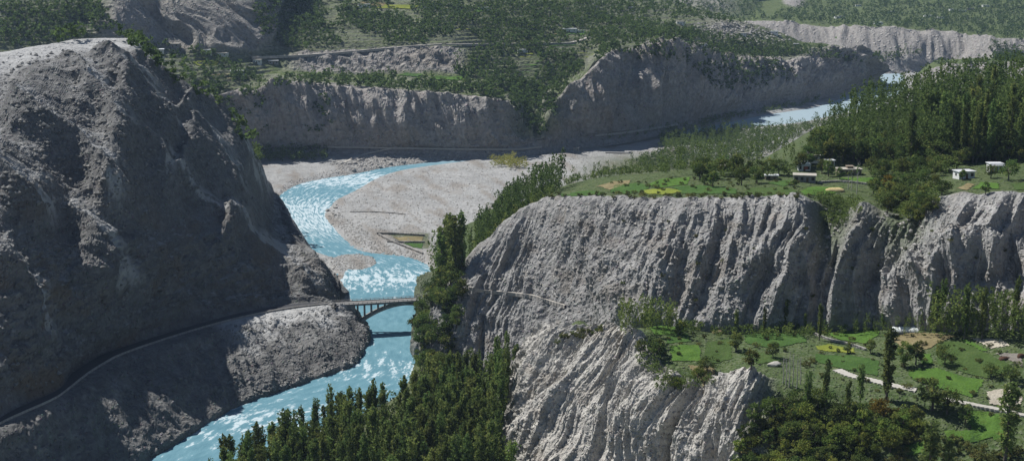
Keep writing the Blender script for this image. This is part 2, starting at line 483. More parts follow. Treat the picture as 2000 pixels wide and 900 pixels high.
    top = sstep(5.5, 5.8, V) * sstep(170, 200, -X)
    upper = sstep(3.8, 4.2, V)
    d3 = d3 * (1 - 0.6 * ramps * (1 - faces_))
    P[..., 2] += up * ((0.3 + 0.7 * fade) * (0.22 * d1 + 0.35 * d2) * upper + 1.35 * (ribs - 5.0) * sstep(3.1, 3.6, V) * sstep(6.1, 5.3, V))
    d3 = d3 + (1 - upper) * (3.0 * ridged(q / 26.0, h / 70.0, Z / 50, 3) + 1.0 * fbm(X / 30, Y / 30, Z / 3.2, 3))
    w2, wv2 = worley(X / 5.0, Y / 5.0, Z / 4.0)
    lowz = 0.35 + 0.65 * sstep(4.4, 3.8, V)
    d3 = d3 + lowz * (1.1 * (wv2 - 0.5) + 0.7 * (wv - 0.5) - 1.2 * np.abs(pnoise(X / 4, Y / 4, Z / 3)))
    dd = up * ((d3 + rocks * (0.3 + rockmask) + 0.6 * gull * rockmask) * (1 - 0.8 * top))
    dd = dd + lo * (1.8 * fbm(X / 14, Y / 14, Z / 12, 5, 0.55) + 2.2 * ridged(U * 2.2, V * 0.7, V * 0, 3) + rocks * 0.8)
    hz = np.sqrt(np.clip(1 - nrm[..., 2:3] ** 2, 0, 1))
    P = P + nrm * dd[..., None] * 1.0
    # pale smooth crown of the ridge
    veg = sstep(5.55, 5.8, V) * sstep(6.9, 6.5, V) * sstep(-175, -200, X)
    veg = np.maximum(veg, sstep(1.45, 1.8, V + 0.25 * fbm(X / 12, Y / 12, Z / 12, 3)) * sstep(2.02, 1.98, V) * sstep(5.0, 5.5, U))
    stain = np.clip(sstep(0.05, 0.5, fbm(X / 40, Y / 40, Z / 25, 4)), 0, 1) * sstep(5.2, 3.2, V) * sstep(2.6, 3.1, V) * 0.8
    nn = normals(P)
    scree = sstep(0.72, 0.86, nn[..., 2]) * up * 0.5
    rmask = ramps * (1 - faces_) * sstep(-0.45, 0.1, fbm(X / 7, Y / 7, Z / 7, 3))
    veg = np.maximum(veg, 0.85 * rmask * up)  # scree on ramps, rib fronts kept dark: sun and shade partly put into colour
    veg = np.maximum(veg, (1 - 0.8 * faces_) * scree * sstep(-0.2, 0.3, fbm(X / 8, Y / 8, Z / 8, 3)))
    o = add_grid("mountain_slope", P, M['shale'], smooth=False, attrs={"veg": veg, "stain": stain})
    tag(o, kind="structure")
    return rows
LM = left_mountain()

# ------------------------------------------------------------------ plateau with the long cliff
def plateau():
    cols = [  # foot(z) / lower / upper / crest / plateau / plateau / hill / back   (px, py, distance)
        [(822, 600, 641), (842, 562, 645), (858, 540, 650), (872, 522, 655), (885, 505, 670), (886, 495, 700), (882, 482, 750), (870, 470, 790)],
        [(809, 702, 554), (842, 650, 562), (872, 590, 570), (902, 525, 585), (925, 505, 600), (935, 490, 640), (930, 470, 700), (920, 455, 800)],
        [(900, 722, 522), (902, 640, 535), (925, 560, 550), (985, 446, 570), (1000, 432, 590), (1010, 420, 640), (1005, 410, 710), (1000, 405, 800)],
        [(1000, 742, 504), (1015, 640, 520), (1035, 520, 535), (1062, 389, 552), (1080, 381, 572), (1100, 368, 610), (1105, 364, 660), (1100, 372, 780)],
        [(1120, 720, 480), (1130, 620, 492), (1140, 500, 505), (1150, 382, 520), (1160, 370, 540), (1180, 352, 575), (1190, 348, 610), (1190, 350, 760)],
        [(1250, 650, 445), (1252, 570, 452), (1256, 480, 462), (1262, 386, 475), (1270, 370, 495), (1290, 345, 530), (1300, 340, 565), (1300, 345, 740)],
        [(1400, 660, 436), (1400, 570, 443), (1400, 480, 452), (1400, 386, 464), (1410, 366, 488), (1430, 341, 525), (1440, 330, 560), (1440, 335, 740)],
        [(1555, 655, 435), (1555, 565, 440), (1558, 475, 447), (1565, 385, 457), (1570, 366, 480), (1580, 345, 512), (1600, 272, 600), (1600, 250, 700)],
        [(1690, 650, 428), (1690, 560, 434), (1692, 475, 440), (1695, 396, 449), (1700, 373, 475), (1710, 341, 515), (1720, 262, 610), (1720, 212, 720)],
        [(1850, 655, 411), (1850, 565, 417), (1850, 475, 424), (1850, 381, 434), (1855, 361, 460), (1860, 336, 495), (1870, 252, 600), (1880, 192, 720)],
        [(2010, 660, 395), (2010, 565, 402), (2010, 475, 410), (2010, 379, 420), (2010, 359, 445), (2010, 331, 485), (2010, 242, 600), (2010, 172, 720)],
        [(2300, 665, 372), (2300, 565, 380), (2300, 475, 388), (2300, 379, 398), (2300, 359, 425), (2300, 331, 470), (2300, 242, 590), (2300, 172, 720)]]
    rows = [[] for _ in range(10)]
    for k, c in enumerate(cols):
        lay = [6, 14, 19, 22, 22, 20, 14, 0]; kk = 0.0 if k < 3 else (0.5 if k < 5 else 1.0)
        pts = [at(p[0], p[1], p[2] + kk * lay[i]) for i, p in enumerate(c)]
        pts[0][2] = max(pts[0][2], 0.3)
        dn = pts[0] - pts[1]; dn[2] = 0; dn /= max(np.linalg.norm(dn), 1e-6)
        rows[0].append(pts[0] + dn * 4 - np.array([0, 0, 10]))
        for r in range(8): rows[r + 1].append(pts[r])
        e = pts[7] * np.array([1.1, 1.0, 1.0]); e[1] += 130; e[2] = -2
        rows[9].append(e)
    P, V, U = sheet(rows, [3, 58, 63, 68, 15, 12, 20, 12, 6], [30, 58, 62, 62, 72, 95, 100, 95, 105, 108, 14])
    nrm = normals(P)
    X, Y, Z = P[..., 0], P[..., 1], P[..., 2]
    s = arclen(P, 1)[3 * 40:3 * 40 + 1, :] * np.ones_like(X)
    s = np.repeat(arclen(P, 1)[125][None, :], P.shape[0], 0)
    cl = sstep(0.7, 1.3, V) * sstep(4.02, 3.86, V)          # on the cliff
    depth = np.clip((4 - V) / 3.0, 0, 1)                     # 0 crest .. 1 foot
    ss = s + depth * (8.0 + 7.0 * sstep(150, 60, X)) + 4.0 * fbm(X / 30, Y / 30, Z / 40, 2)
    # buttresses and gullies that run down the face
    g1 = ridged(ss / 26.0, depth * 0.7, s * 0 + 1.5, 2, 0.45)
    g2 = ridged(ss / 8.5, depth * 1.1, s * 0 + 7.5, 2, 0.5)
    g3 = ridged(ss / 2.6, depth * 4.0, s * 0 + 3.5, 2, 0.5)
    right = sstep(40, 130, X)
    calm = np.exp(-((X - 22) / 14.0) ** 2) * 0.75            # smooth bright scree near the nose
    env = 0.35 + 0.9 * np.sin(np.clip(depth, 0, 1) * np.pi * 0.8 + 0.35)
    dd = env * ((4.0 + 4.2 * right) * g1 + (2.3 + 1.2 * right) * g2 * (1 - calm) + 0.7 * g3 * (1 - calm))
    dd = dd + 1.1 * fbm(X / 9, Y / 9, Z / 12, 5, 0.5) * (1 - 0.5 * calm)
    w, wv = worley(ss / 1.8, depth * 7.0 + Y * 0.05, s * 0 + 3)
    dd = dd + 0.45 * (wv - 0.5) * (1 - 0.6 * calm) - 2.0 * np.abs(pnoise(ss / 4.2, depth * 7.0, s * 0 + 6)) * (1 - 0.6 * calm) - 0.7 * np.abs(pnoise(X / 2.0, Y / 2.0, Z / 3.5))
    w2, wv2 = worley(ss / 4.5, depth * 3.0, s * 0 + 8)
    dd = dd + 0.6 * (wv2 - 0.5) * (1 - 0.6 * calm)
    w3, wv3 = worley(X / 1.6, Y / 1.6, Z / 1.6)
    dd = dd + np.clip(0.36 - w3, 0, 1) * 1.8 * (wv3 > 0.78) - np.clip(0.36 - w3, 0, 1) * 2.0 * (wv3 < 0.07)
    # named features: a thin pinnacle, flanked by two bush-filled hollows
    pxc = to_px(P)[0]
    def bumpx(c, wd): return np.exp(-((pxc - c) / wd) ** 2)
    topq = sstep(0.75, 0.15, depth)
    lean = (depth) * -55
    dd = dd + 5.0 * np.exp(-((pxc - 1686 - lean) / 16.0) ** 2) * sstep(1.0, 0.5, depth)
    dd = dd - 7.0 * topq * (np.exp(-((pxc - 1625) / 42.0) ** 2) + np.exp(-((pxc - 1765) / 62.0) ** 2))
    dd = dd + 4.0 * bumpx(1560, 30) * topq + 4.0 * bumpx(1875, 60) * sstep(-0.05, 0.2, depth)
    out = nrm * (cl * dd)[..., None] * np.stack([np.ones_like(X), np.ones_like(X), 0.25 + 0.75 * sstep(0.0, 0.5, depth)], -1)
    P = P + out
    # hollows sink the rim as well
    rim = sstep(3.2, 3.9, V) * sstep(5.0, 4.2, V)
    P[..., 2] -= rim * (4.5 * np.exp(-((pxc - 1632) / 36.0) ** 2) + 6.0 * np.exp(-((pxc - 1768) / 52.0) ** 2))
        # uneven rim and rolling top
    P[..., 2] += sstep(3.7, 4.0, V) * sstep(4.6, 4.0, V) * 1.3 * fbm(s / 7.0, V, s * 0 + 2, 3)
    top = sstep(4.1, 5.0, V)
    P[..., 2] += top * 1.1 * fbm(X / 30, Y / 30, Z * 0 + 6, 3)
    veg = sstep(3.96, 4.12, V + 0.06 * fbm(s / 5, V * 3, s * 0 + 9, 3))
    veg = np.maximum(veg, sstep(1.5, 0.6, U) * 0.8)                       # wooded gorge side
    veg = np.maximum(veg, topq * sstep(0, 0.3, cl) * np.clip(np.exp(-((pxc - 1625) / 38.0) ** 2) + np.exp(-((pxc - 1765) / 56.0) ** 2), 0, 1) * 0.85)
    stain = 0.35 * sstep(0.15, 0.6, fbm(X / 18, Y / 18, Z / 10, 3)) * (1 - veg)
    o = add_grid("plateau", P, M['till'], smooth=False, attrs={"veg": veg, "stain": stain})
    return tag(o, kind="structure")
plateau()

# ------------------------------------------------------------------ near terrace with the pale bluff
def terrace():
    cols = [[None] * 6,
        [(972, 888, 432), (1035, 765, 436), (1108, 648, 443), (1140, 643, 455), (1160, 640, 470), (1180, 660, 490)],
        [(1018, 985, 392), (1095, 800, 412), (1172, 638, 432), (1200, 645, 440), (1225, 642, 448), (1240, 646, 466)],
        [(1150, 1005, 384), (1190, 825, 402), (1252, 655, 424), (1270, 650, 430), (1300, 642, 437), (1310, 632, 456)],
        [(1260, 1015, 376), (1268, 870, 388), (1298, 716, 402), (1312, 690, 412), (1350, 660, 427), (1370, 638, 450)],
        [(1350, 1025, 368), (1350, 880, 378), (1382, 757, 390), (1400, 715, 402), (1420, 672, 422), (1430, 640, 449)],
        [(1440, 1035, 360), (1440, 890, 368), (1448, 729, 383), (1470, 716, 393), (1500, 672, 418), (1510, 640, 447)],
        [(1540, 1020, 338), (1540, 870, 356), (1545, 745, 379), (1570, 720, 392), (1600, 676, 415), (1610, 638, 443)],
        [(1750, 1005, 325), (1750, 870, 345), (1750, 762, 370), (1760, 726, 385), (1770, 681, 405), (1780, 640, 424)],
        [(2000, 1005, 315), (2000, 870, 338), (2000, 782, 358), (2000, 737, 371), (2000, 692, 384), (2000, 646, 399)],
        [(2300, 1005, 300), (2300, 870, 325), (2300, 785, 345), (2300, 740, 355), (2300, 695, 367), (2300, 646, 378)]]
    first = [np.array(p, float) for p in ((-2, 478, 5), (7, 470, 21), (15, 463, 37), (25, 476, 37), (30, 490, 33), (36, 505, 24))]
    rows = [[] for _ in range(7)]
    for k, c in enumerate(cols):
        pts = first if k == 0 else [at(*p) for p in c]
        dn = pts[0] - pts[1]; dn[2] = 0; dn /= np.linalg.norm(dn)
        rows[0].append(pts[0] + dn * 6 - np.array([0, 0, 12]))
        for r in range(6): rows[r + 1].append(pts[r])
    P, V, U = sheet(rows, [4, 95, 105, 24, 26, 14], [30, 75, 75, 70, 70, 65, 50, 50, 50, 20])
    nrm = normals(P)
    X, Y, Z = P[..., 0], P[..., 1], P[..., 2]
    s = np.repeat(arclen(P, 1)[100][None, :], P.shape[0], 0)
    bl = sstep(6.9, 6.2, U)                                       # the bare bluff; trees grow on the rest
    cl = sstep(0.6, 1.2, V) * sstep(3.04, 2.88, V)
    depth = np.clip((3 - V) / 2.0, 0, 1)
    ss = s + depth * 12.0 + 3.0 * fbm(X / 22, Y / 22, Z / 30, 2)
    g1 = ridged(ss / 21.0, depth * 0.8, s * 0 + 2.5, 2, 0.5)
    g2 = ridged(ss / 6.0, depth * 1.5, s * 0 + 5.5, 2, 0.5)
    g3 = ridged(ss / 1.7, depth * 5.0, s * 0 + 9.5, 2, 0.5)
    env = 0.5 + 0.8 * np.sin(depth * np.pi * 0.8 + 0.3)
    calm = np.clip(1.15 - g2 * 0.4, 0, 1) * sstep(1.2, 0.3, np.abs(U - 1.8))
    dd = env * (3.2 * g1 + 1.9 * g2 * (1 - 0.5 * calm) + 0.55 * g3 * (0.4 + 0.6 * sstep(0.55, 0.1, depth)))
    dd = dd + 0.8 * fbm(X / 7, Y / 7, Z / 9, 5, 0.5)
    w, wv = worley(ss / 1.2, depth * 8.0, s * 0 + 3)
    dd = dd + 0.55 * (wv - 0.5) - 1.6 * np.abs(pnoise(ss / 3.0, depth * 7.0, s * 0 + 6)) - 0.5 * np.abs(pnoise(X / 1.5, Y / 1.5, Z / 2.6))
    w2, wv2 = worley(ss / 3.5, depth * 3.5, s * 0 + 8)
    dd = dd + 0.6 * (wv2 - 0.5)
    w3, wv3 = worley(X / 1.3, Y / 1.3, Z / 1.3)
    dd = dd + np.clip(0.36 - w3, 0, 1) * 1.5 * (wv3 > 0.8) - np.clip(0.36 - w3, 0, 1) * 2.0 * (wv3 < 0.06)
    # one deep gully right of the tower, a cave-like alcove low on the second nose
    px, py = to_px(P)
    dd = dd - 5.0 * np.exp(-((px - (1320 - (py - 760) * 0.10)) / 14.0) ** 2) * sstep(820, 870, py)
    dd = dd - 5.5 * np.exp(-((px - 1290) / 22.0) ** 2 - ((py - 715) / 35.0) ** 2)
    P = P + nrm * (cl * bl * dd)[..., None]
    P[..., 2] += sstep(2.7, 3.0, V) * sstep(3.6, 3.0, V) * bl * 1.6 * fbm(s / 5.0, V, s * 0 + 2, 3)
    top = sstep(3.05, 3.5, V)
    # small field steps on top
    P[..., 2] += top * 0.5 * fbm(X / 18, Y / 18, Z * 0, 3) + (1 - bl) * sstep(3.2, 2.6, V) * 1.2 * fbm(X / 12, Y / 12, Z * 0 + 3, 3)
    veg = sstep(2.95, 3.12, V + 0.06 * fbm(s / 3, V * 3, s * 0, 3))
    veg = np.maximum(veg, 1 - bl)
    stain = 0.3 * sstep(0.2, 0.6, fbm(X / 12, Y / 12, Z / 8, 3))
    o = add_grid("terrace", P, M['till_near'], smooth=False, attrs={"veg": veg, "stain": stain})
    return tag(o, kind="structure")
terrace()

# ------------------------------------------------------------------ far side of the valley
def far_side():
    c = {  # px: foot, cliff crest, terrace back, upper cliff crest, mid, top, above   (py, distance)
        -120: [(330, 1050), (200, 1090), (130, 1120), (80, 1150), (40, 1180), (0, 1220), (-120, 1400)],
        100: [(320, 1060), (200, 1090), (120, 1130), (80, 1160), (40, 1190), (0, 1230), (-120, 1400)],
        230: [(315, 1080), (205, 1105), (135, 1145), (95, 1195), (45, 1225), (0, 1260), (-140, 1420)],
        300: [(310, 1100), (215, 1120), (150, 1160), (96, 1240), (50, 1275), (0, 1310), (-150, 1450)],
        420: [(300, 1130), (200, 1150), (150, 1190), (108, 1262), (50, 1300), (0, 1335), (-150, 1470)],
        500: [(295, 1150), (185, 1175), (145, 1240), (108, 1275), (60, 1320), (0, 1380), (-150, 1500)],
        560: [(292, 1158), (160, 1195), (140, 1270), (105, 1295), (60, 1370), (0, 1480), (-150, 1750)],
        700: [(290, 1160), (165, 1205), (148, 1285), (100, 1308), (50, 1400), (0, 1520), (-150, 1800)],
        850: [(291, 1158), (180, 1195), (145, 1285), (92, 1308), (50, 1400), (0, 1520), (-150, 1800)],
        960: [(290, 1158), (195, 1190), (150, 1280), (105, 1330), (55, 1420), (0, 1540), (-120, 1850)],
        1040: [(282, 1176), (245, 1205), (180, 1270), (115, 1340), (60, 1430), (0, 1560), (-100, 1850)],
        1090: [(274, 1202), (190, 1232), (160, 1290), (110, 1350), (60, 1440), (3, 1580), (-80, 1900)],
        1140: [(268, 1220), (150, 1255), (125, 1320), (90, 1380), (55, 1470), (5, 1620), (-60, 1950)],
        1200: [(262, 1240), (96, 1300), (86, 1340), (71, 1400), (45, 1520), (10, 1700), (-30, 2050)],
        1280: [(247, 1290), (92, 1355), (81, 1390), (66, 1470), (42, 1620), (15, 1820), (-10, 2150)],
        1370: [(224, 1425), (112, 1490), (96, 1540), (70, 1600), (42, 1690), (26, 1880), (20, 2200)],
        1450: [(203, 1545), (120, 1615), (96, 1650), (66, 1700), (43, 1760), (60, 1900), (80, 2100)],
        1560: [(187, 1650), (130, 1695), (106, 1725), (86, 1760), (79, 1800), (100, 1950), (120, 2100)],
        1660: [(166, 1800), (126, 1825), (109, 1840), (98, 1860), (97, 1890), (120, 1980), (135, 2080)],
        1716: [(153, 1915), (146, 1925), (143, 1935), (141, 1945), (142, 1960), (147, 2000), (149, 2040)]}
    keys = sorted(c)
    for k in keys:
        if 480 < k < 1460: c[k][1] = (c[k][1][0], c[k][1][1] - 6)
        if 480 < k < 1000: c[k][3] = (c[k][3][0], c[k][3][1] + 15)
    rows = [[] for _ in range(8)]
    for k in keys:
        pts = [at(k, py, d) for py, d in c[k]]
        rows[0].append(pts[0] + np.array([0, -12, -9]))
        for r in range(7): rows[r + 1].append(pts[r])
    cn = [max(8, int((b - a) * 0.44)) for a, b in zip(keys[:-1], keys[1:])]
    P, V, U = sheet(rows, [3, 74, 22, 40, 34, 26, 14], cn)
    nrm = normals(P)
    X, Y, Z = P[..., 0], P[..., 1], P[..., 2]
    steep = sstep(0.86, 0.62, nrm[..., 2])
    s = np.repeat(arclen(P, 1)[40][None, :], P.shape[0], 0)
    px, py = to_px(P)
    low = sstep(2.05, 1.9, V)
    g1 = ridged((s + V * 25) / 55.0 + 0.5 * fbm(X / 90, Y / 90, Z / 60, 2), V * 0.6, s * 0 + 4.5, 2, 0.5)
    g2 = ridged((s + V * 20) / 17.0, V * 1.2, s * 0 + 8.5, 2, 0.5)
    g3 = ridged((s + V * 12) / 6.0, V * 2.0, s * 0 + 2.1, 2, 0.5)
    diag = ridged((X * 0.8 + Z * 0.9) / 26.0 + 0.4 * fbm(X / 50, Y / 50, Z / 50, 2), Z / 160, X * 0 + 3, 3)
    leftrock = sstep(560, 480, px) * sstep(170, 230, px) * sstep(3.7, 4.1, V)
    hump = sstep(1340, 1420, px)
    big = 1 + 0.6 * sstep(1150, 1250, px)
    dd = steep * (sstep(0.7, 1.6, V) * (0.75 + 0.25 * big) * (13.0 * g1 + 5.5 * g2 + 1.3 * g3) * (1 - leftrock) + 2.2 * fbm(X / 18, Y / 18, Z / 15, 4)) + leftrock * (10.0 * diag + 3.0 * ridged((X * 0.8 + Z * 0.9) / 9.0, Z / 60, X * 0 + 8, 2))
    dd = dd + (1 - steep) * 2.0 * fbm(X / 50, Y / 50, Z / 50, 3) + hump * 3.0 * fbm(X / 25, Y / 25, Z / 20, 4)
    cut = sstep(2.9, 3.15, V) * sstep(4.05, 3.95, V) * sstep(530, 600, px) * sstep(930, 880, px)
    dd = dd * (1 - cut) + cut * (3.5 * g2 + 2.0 * g3 + 2.0 * fbm(X / 12, Y / 12, Z / 12, 3))
    P = P + nrm * dd[..., None] * np.array([0.8, 1.0, 0.8])
    # stone-walled steps on the farmed slopes
    farm = (1 - steep) * sstep(2.0, 2.2, V) * (1 - sstep(2.75, 3.0, V) * sstep(4.05, 3.95, V) * sstep(500, 560, px) * sstep(940, 900, px)) * (1 - leftrock) * (1 - hump)
    st = 3.4
    zz = P[..., 2] / st
    fr = zz - np.floor(zz)
    stepz = (np.floor(zz) + sstep(0.55, 0.98, fr)) * st
    P[..., 2] = P[..., 2] * (1 - farm) + stepz * farm
    veg = (1 - steep) * sstep(1.9, 2.05, V)
    veg = np.maximum(veg * (1 - 0.8 * hump * sstep(1520, 1400, px) * sstep(3.2, 4.2, V)), 0)
    veg = veg * (1 - 0.9 * leftrock)
    veg = veg * (0.65 + 0.35 * sstep(0.7, 0.2, fr * farm))
    veg = veg * (1 - 0.95 * cut)
    gull = np.exp(-((px - 1040) / 45.0) ** 2) * sstep(1.0, 1.6, V)
    veg = np.maximum(veg, gull * 0.8)
    stain = 0.25 * sstep(0.1, 0.6, fbm(X / 60, Y / 60, Z / 30, 3))
    o = add_grid("far_hillside", P, M['far_till'], smooth=False, attrs={"veg": np.clip(veg, 0, 1), "stain": stain})
    return tag(o, kind="structure")
far_side()

def far_mountain():
    c = {800: [(70, 2300), (45, 2450), (20, 2700), (0, 2850), (-400, 4200)],
         1250: [(72, 2300), (50, 2420), (25, 2650), (0, 2800), (-400, 4100)],
         1450: [(85, 2300), (50, 2400), (30, 2600), (0, 2760), (-400, 4100)],
         1500: [(95, 2290), (46, 2340), (22, 2650), (0, 2900), (-300, 4200)],
         1600: [(110, 2220), (52, 2290), (26, 2600), (0, 2900), (-260, 4200)],
         1720: [(132, 2140), (58, 2240), (29, 2550), (0, 2850), (-240, 4200)],
         1850: [(128, 2140), (65, 2210), (31, 2500), (0, 2800), (-240, 4200)],
         1930: [(130, 2080), (75, 2150), (36, 2450), (0, 2750), (-240, 4200)],
         2150: [(130, 1980), (90, 2080), (41, 2400), (0, 2700), (-240, 4200)]}
    keys = sorted(c)
    rows = [[] for _ in range(6)]
    for k in keys:
        pts = [at(k, py, d) for py, d in c[k]]
        q0 = pts[0].copy(); q0[1] -= 20; q0[2] = -4
        rows[0].append(q0)
        for r in range(5): rows[r + 1].append(pts[r])
    cn = [max(10, int((b - a) * 0.36)) for a, b in zip(keys[:-1], keys[1:])]
    P, V, U = sheet(rows, [4, 44, 20, 16, 10], cn)
    nrm = normals(P)
    X, Y, Z = P[..., 0], P[..., 1], P[..., 2]
    s = np.repeat(arclen(P, 1)[20][None, :], P.shape[0], 0)
    px, py = to_px(P)
    steep = sstep(0.5, 1.2, V) * sstep(2.05, 1.85, V)
    g = ridged((s + V * 20) / 60.0, V * 0.8, s * 0 + 4.5, 2) * 7 + ridged((s + V * 12) / 17.0, V, s * 0 + 1.5, 2) * 4
    mt = sstep(1470, 1380, px) * sstep(2.5, 3.2, V)
    dd = steep * g + 5 * fbm(X / 90, Y / 90, Z / 90, 4) * (1 - steep) + mt * 22 * ridged(X / 130 + Z / 110, Y / 300, Z / 200, 3)
    P = P + nrm * dd[..., None]
    # pale knoll among the woods
    kn = np.exp(-((px - 1550) / 24.0) ** 2 - ((py - 8) / 10.0) ** 2)
    P[..., 2] += kn * 10
    veg = sstep(1.95, 2.1, V) * (1 - mt * 0.75) * (1 - sstep(0.3, 0.6, kn))
    o = add_grid("far_mountain", P, M['far_till'], attrs={"veg": veg, "stain": np.zeros_like(veg)})
    tag(o, kind="structure")
    # right bank shelf
    c = {1782: [(182, 1740), (172, 1745), (165, 1760), (168, 1850)], 1800: [(182, 1690), (146, 1715), (138, 1790), (150, 1950)],
         1850: [(185, 1640), (127, 1690), (117, 1850), (128, 2050)], 1950: [(185, 1600), (124, 1650), (114, 1850), (126, 2050)], 2200: [(185, 1560), (122, 1600), (112, 1850), (124, 2050)]}
    keys = sorted(c)
    rows = [[] for _ in range(5)]
    for k in keys:
        pts = [at(k, py, d) for py, d in c[k]]
        q0 = pts[0].copy(); q0[1] -= 10; q0[2] = -4
        rows[0].append(q0)
        for r in range(4): rows[r + 1].append(pts[r])
    P, V, U = sheet(rows, [3, 40, 20, 8], [16, 30, 50, 60])
    nrm = normals(P)
    X, Y, Z = P[..., 0], P[..., 1], P[..., 2]
    P = P + nrm * (sstep(2.1, 1.8, V) * (5 * ridged(X / 16, Y / 40, Z / 50, 2)) + 2 * fbm(X / 30, Y / 30, Z / 30, 3))[..., None]
    o = add_grid("river_shelf", P, M['far_till'], attrs={"veg": sstep(1.8, 2.05, V), "stain": V * 0})
    tag(o, kind="structure")
far_mountain()

# ------------------------------------------------------------------ finding the ground
bpy.context.view_layer.update()
DEPS = bpy.context.evaluated_depsgraph_get()
CAMP = Vector((0, 0, CAMZ))
def hit(px, py):
    """where the line of sight through a photo pixel meets the terrain"""
    r = Vector(ray(px, py)).normalized()
    ok, loc, nr, idx, ob, mt = scene.ray_cast(DEPS, CAMP, r)
    return (np.array(loc), np.array(nr), ob.name) if ok else (None, None, "")
def spot(px, py):
    """the nearest standable ground at or just below a photo pixel"""
    for k in range(0, 60, 2):
        p, nr, nm = hit(px, py + k)
        if p is not None and nr[2] > 0.55 and nm != 'river': return p, nr, nm
    return hit(px, py)
def ground(x, y, z0=600.0):
    ok, loc, nr, idx, ob, mt = scene.ray_cast(DEPS, Vector((x, y, z0)), Vector((0, 0, -1)))
    return (loc.z, nr.z, ob.name) if ok else (0.0, 1.0, "")

# ------------------------------------------------------------------ foliage
def leaf_mat(name, dark, light, yellow, tr=0.35):
    m = bpy.data.materials.new(name); m.use_nodes = True
    nt = m.node_tree
    for n in list(nt.nodes): nt.nodes.remove(n)
    out = N(nt, "ShaderNodeOutputMaterial")
    tone = attr(nt, "tone")
    oi = N(nt, "ShaderNodeObjectInfo")
    c = ramp(nt, tone, [(0.0, dark), (0.6, light), (1.0, yellow)])
    hs = N(nt, "ShaderNodeHueSaturation")
    mr = N(nt, "ShaderNodeMapRange"); mr.inputs[3].default_value = 0.62; mr.inputs[4].default_value = 1.35
    nt.links.new(oi.outputs["Random"], mr.inputs[0]); nt.links.new(mr.outputs[0], hs.inputs["Value"])
    m2 = N(nt, "ShaderNodeMath", operation='MULTIPLY'); nt.links.new(oi.outputs["Random"], m2.inputs[0]); m2.inputs[1].default_value = 7.31
    fr = N(nt, "ShaderNodeMath", operation='FRACT'); nt.links.new(m2.outputs[0], fr.inputs[0])
    mh = N(nt, "ShaderNodeMapRange"); mh.inputs[3].default_value = 0.465; mh.inputs[4].default_value = 0.51
    nt.links.new(fr.outputs[0], mh.inputs[0]); nt.links.new(mh.outputs[0], hs.inputs["Hue"])
    nt.links.new(c, hs.inputs["Color"])
    d = N(nt, "ShaderNodeBsdfDiffuse"); t = N(nt, "ShaderNodeBsdfTranslucent"); mx = N(nt, "ShaderNodeMixShader")
    nt.links.new(hs.outputs[0], d.inputs[0]); nt.links.new(hs.outputs[0], t.inputs[0])
    mx.inputs[0].default_value = tr
    nt.links.new(d.outputs[0], mx.inputs[1]); nt.links.new(t.outputs[0], mx.inputs[2]); nt.links.new(mx.outputs[0], out.inputs[0])
    return m
M['poplar'] = leaf_mat("poplar_leaves", (0.065, 0.112, 0.036), (0.155, 0.222, 0.066), (0.29, 0.31, 0.085), 0.48)
M['leaf'] = leaf_mat("broad_leaves", (0.052, 0.088, 0.028), (0.12, 0.18, 0.052), (0.24, 0.25, 0.065), 0.46)
M['fresh'] = leaf_mat("fresh_leaves", (0.075, 0.125, 0.03), (0.17, 0.24, 0.055), (0.30, 0.31, 0.07), 0.48)
M['shrub'] = leaf_mat("shrub_leaves", (0.06, 0.085, 0.032), (0.125, 0.16, 0.05), (0.23, 0.21, 0.07), 0.4)
M['gold'] = leaf_mat("autumn_leaves", (0.11, 0.105, 0.018), (0.20, 0.18, 0.03), (0.30, 0.24, 0.04))
M['bark'] = plain_mat("bark", (0.07, 0.06, 0.05), (0.15, 0.13, 0.11), 3.0)
M['pale_bark'] = plain_mat("pale_bark", (0.30, 0.29, 0.26), (0.48, 0.46, 0.42), 3.0)

def quads(C, size, nrm_bias, r):
    """leaf clumps: centres C (n,3), sizes (n,), each a randomly turned four-corner blade"""
    n = len(C)
    a = r.normal(size=(n, 3)); a = a + nrm_bias
    a /= np.linalg.norm(a, axis=1)[:, None]
    b = np.cross(a, r.normal(size=(n, 3))); b /= np.linalg.norm(b, axis=1)[:, None]
    c = np.cross(a, b)
    h = (size * 0.5)[:, None]
    e = 0.55 + 0.35 * r.random((n, 1))
    v = np.stack([C - b * h, C - c * h * e, C + b * h, C + c * h * e], 1).reshape(-1, 3)
    f = np.arange(4 * n).reshape(n, 4)
    return v, f
def poplar_pts(r, H, R, n_shoot, per):
    pts = []; tone = []; size = []
    for i in range(n_shoot):
        t0 = r.uniform(0.03, 0.80) ** 0.9
        az = r.uniform(0, 2 * np.pi)
        prof = np.interp(t0, [0, 0.1, 0.28, 0.6, 0.8], [0.5, 0.8, 1.0, 1.0, 0.85])
        L = H * r.uniform(0.14, 0.26) * (1 - 0.35 * t0)
        out = R * prof * r.uniform(0.5, 1.08)
        tt = np.sqrt(r.random(per))
        x = out * np.sin(tt * np.pi * 0.5)
        z = H * t0 + L * tt
        z = np.minimum(z, H * (0.99 - 0.02 * r.random(per)))
        shrink = np.clip((H - z) / (0.10 * H), 0.12, 1) ** 0.7
        x = x * shrink
        sp = 0.16 * R * shrink
        pts.append(np.stack([np.cos(az) * x + r.normal(size=per) * sp, np.sin(az) * x + r.normal(size=per) * sp, z], 1))
        tone.append(np.full(per, r.uniform(0.15, 0.75)) + r.normal(size=per) * 0.10)
    return np.concatenate(pts), np.clip(np.concatenate(tone), 0, 1)
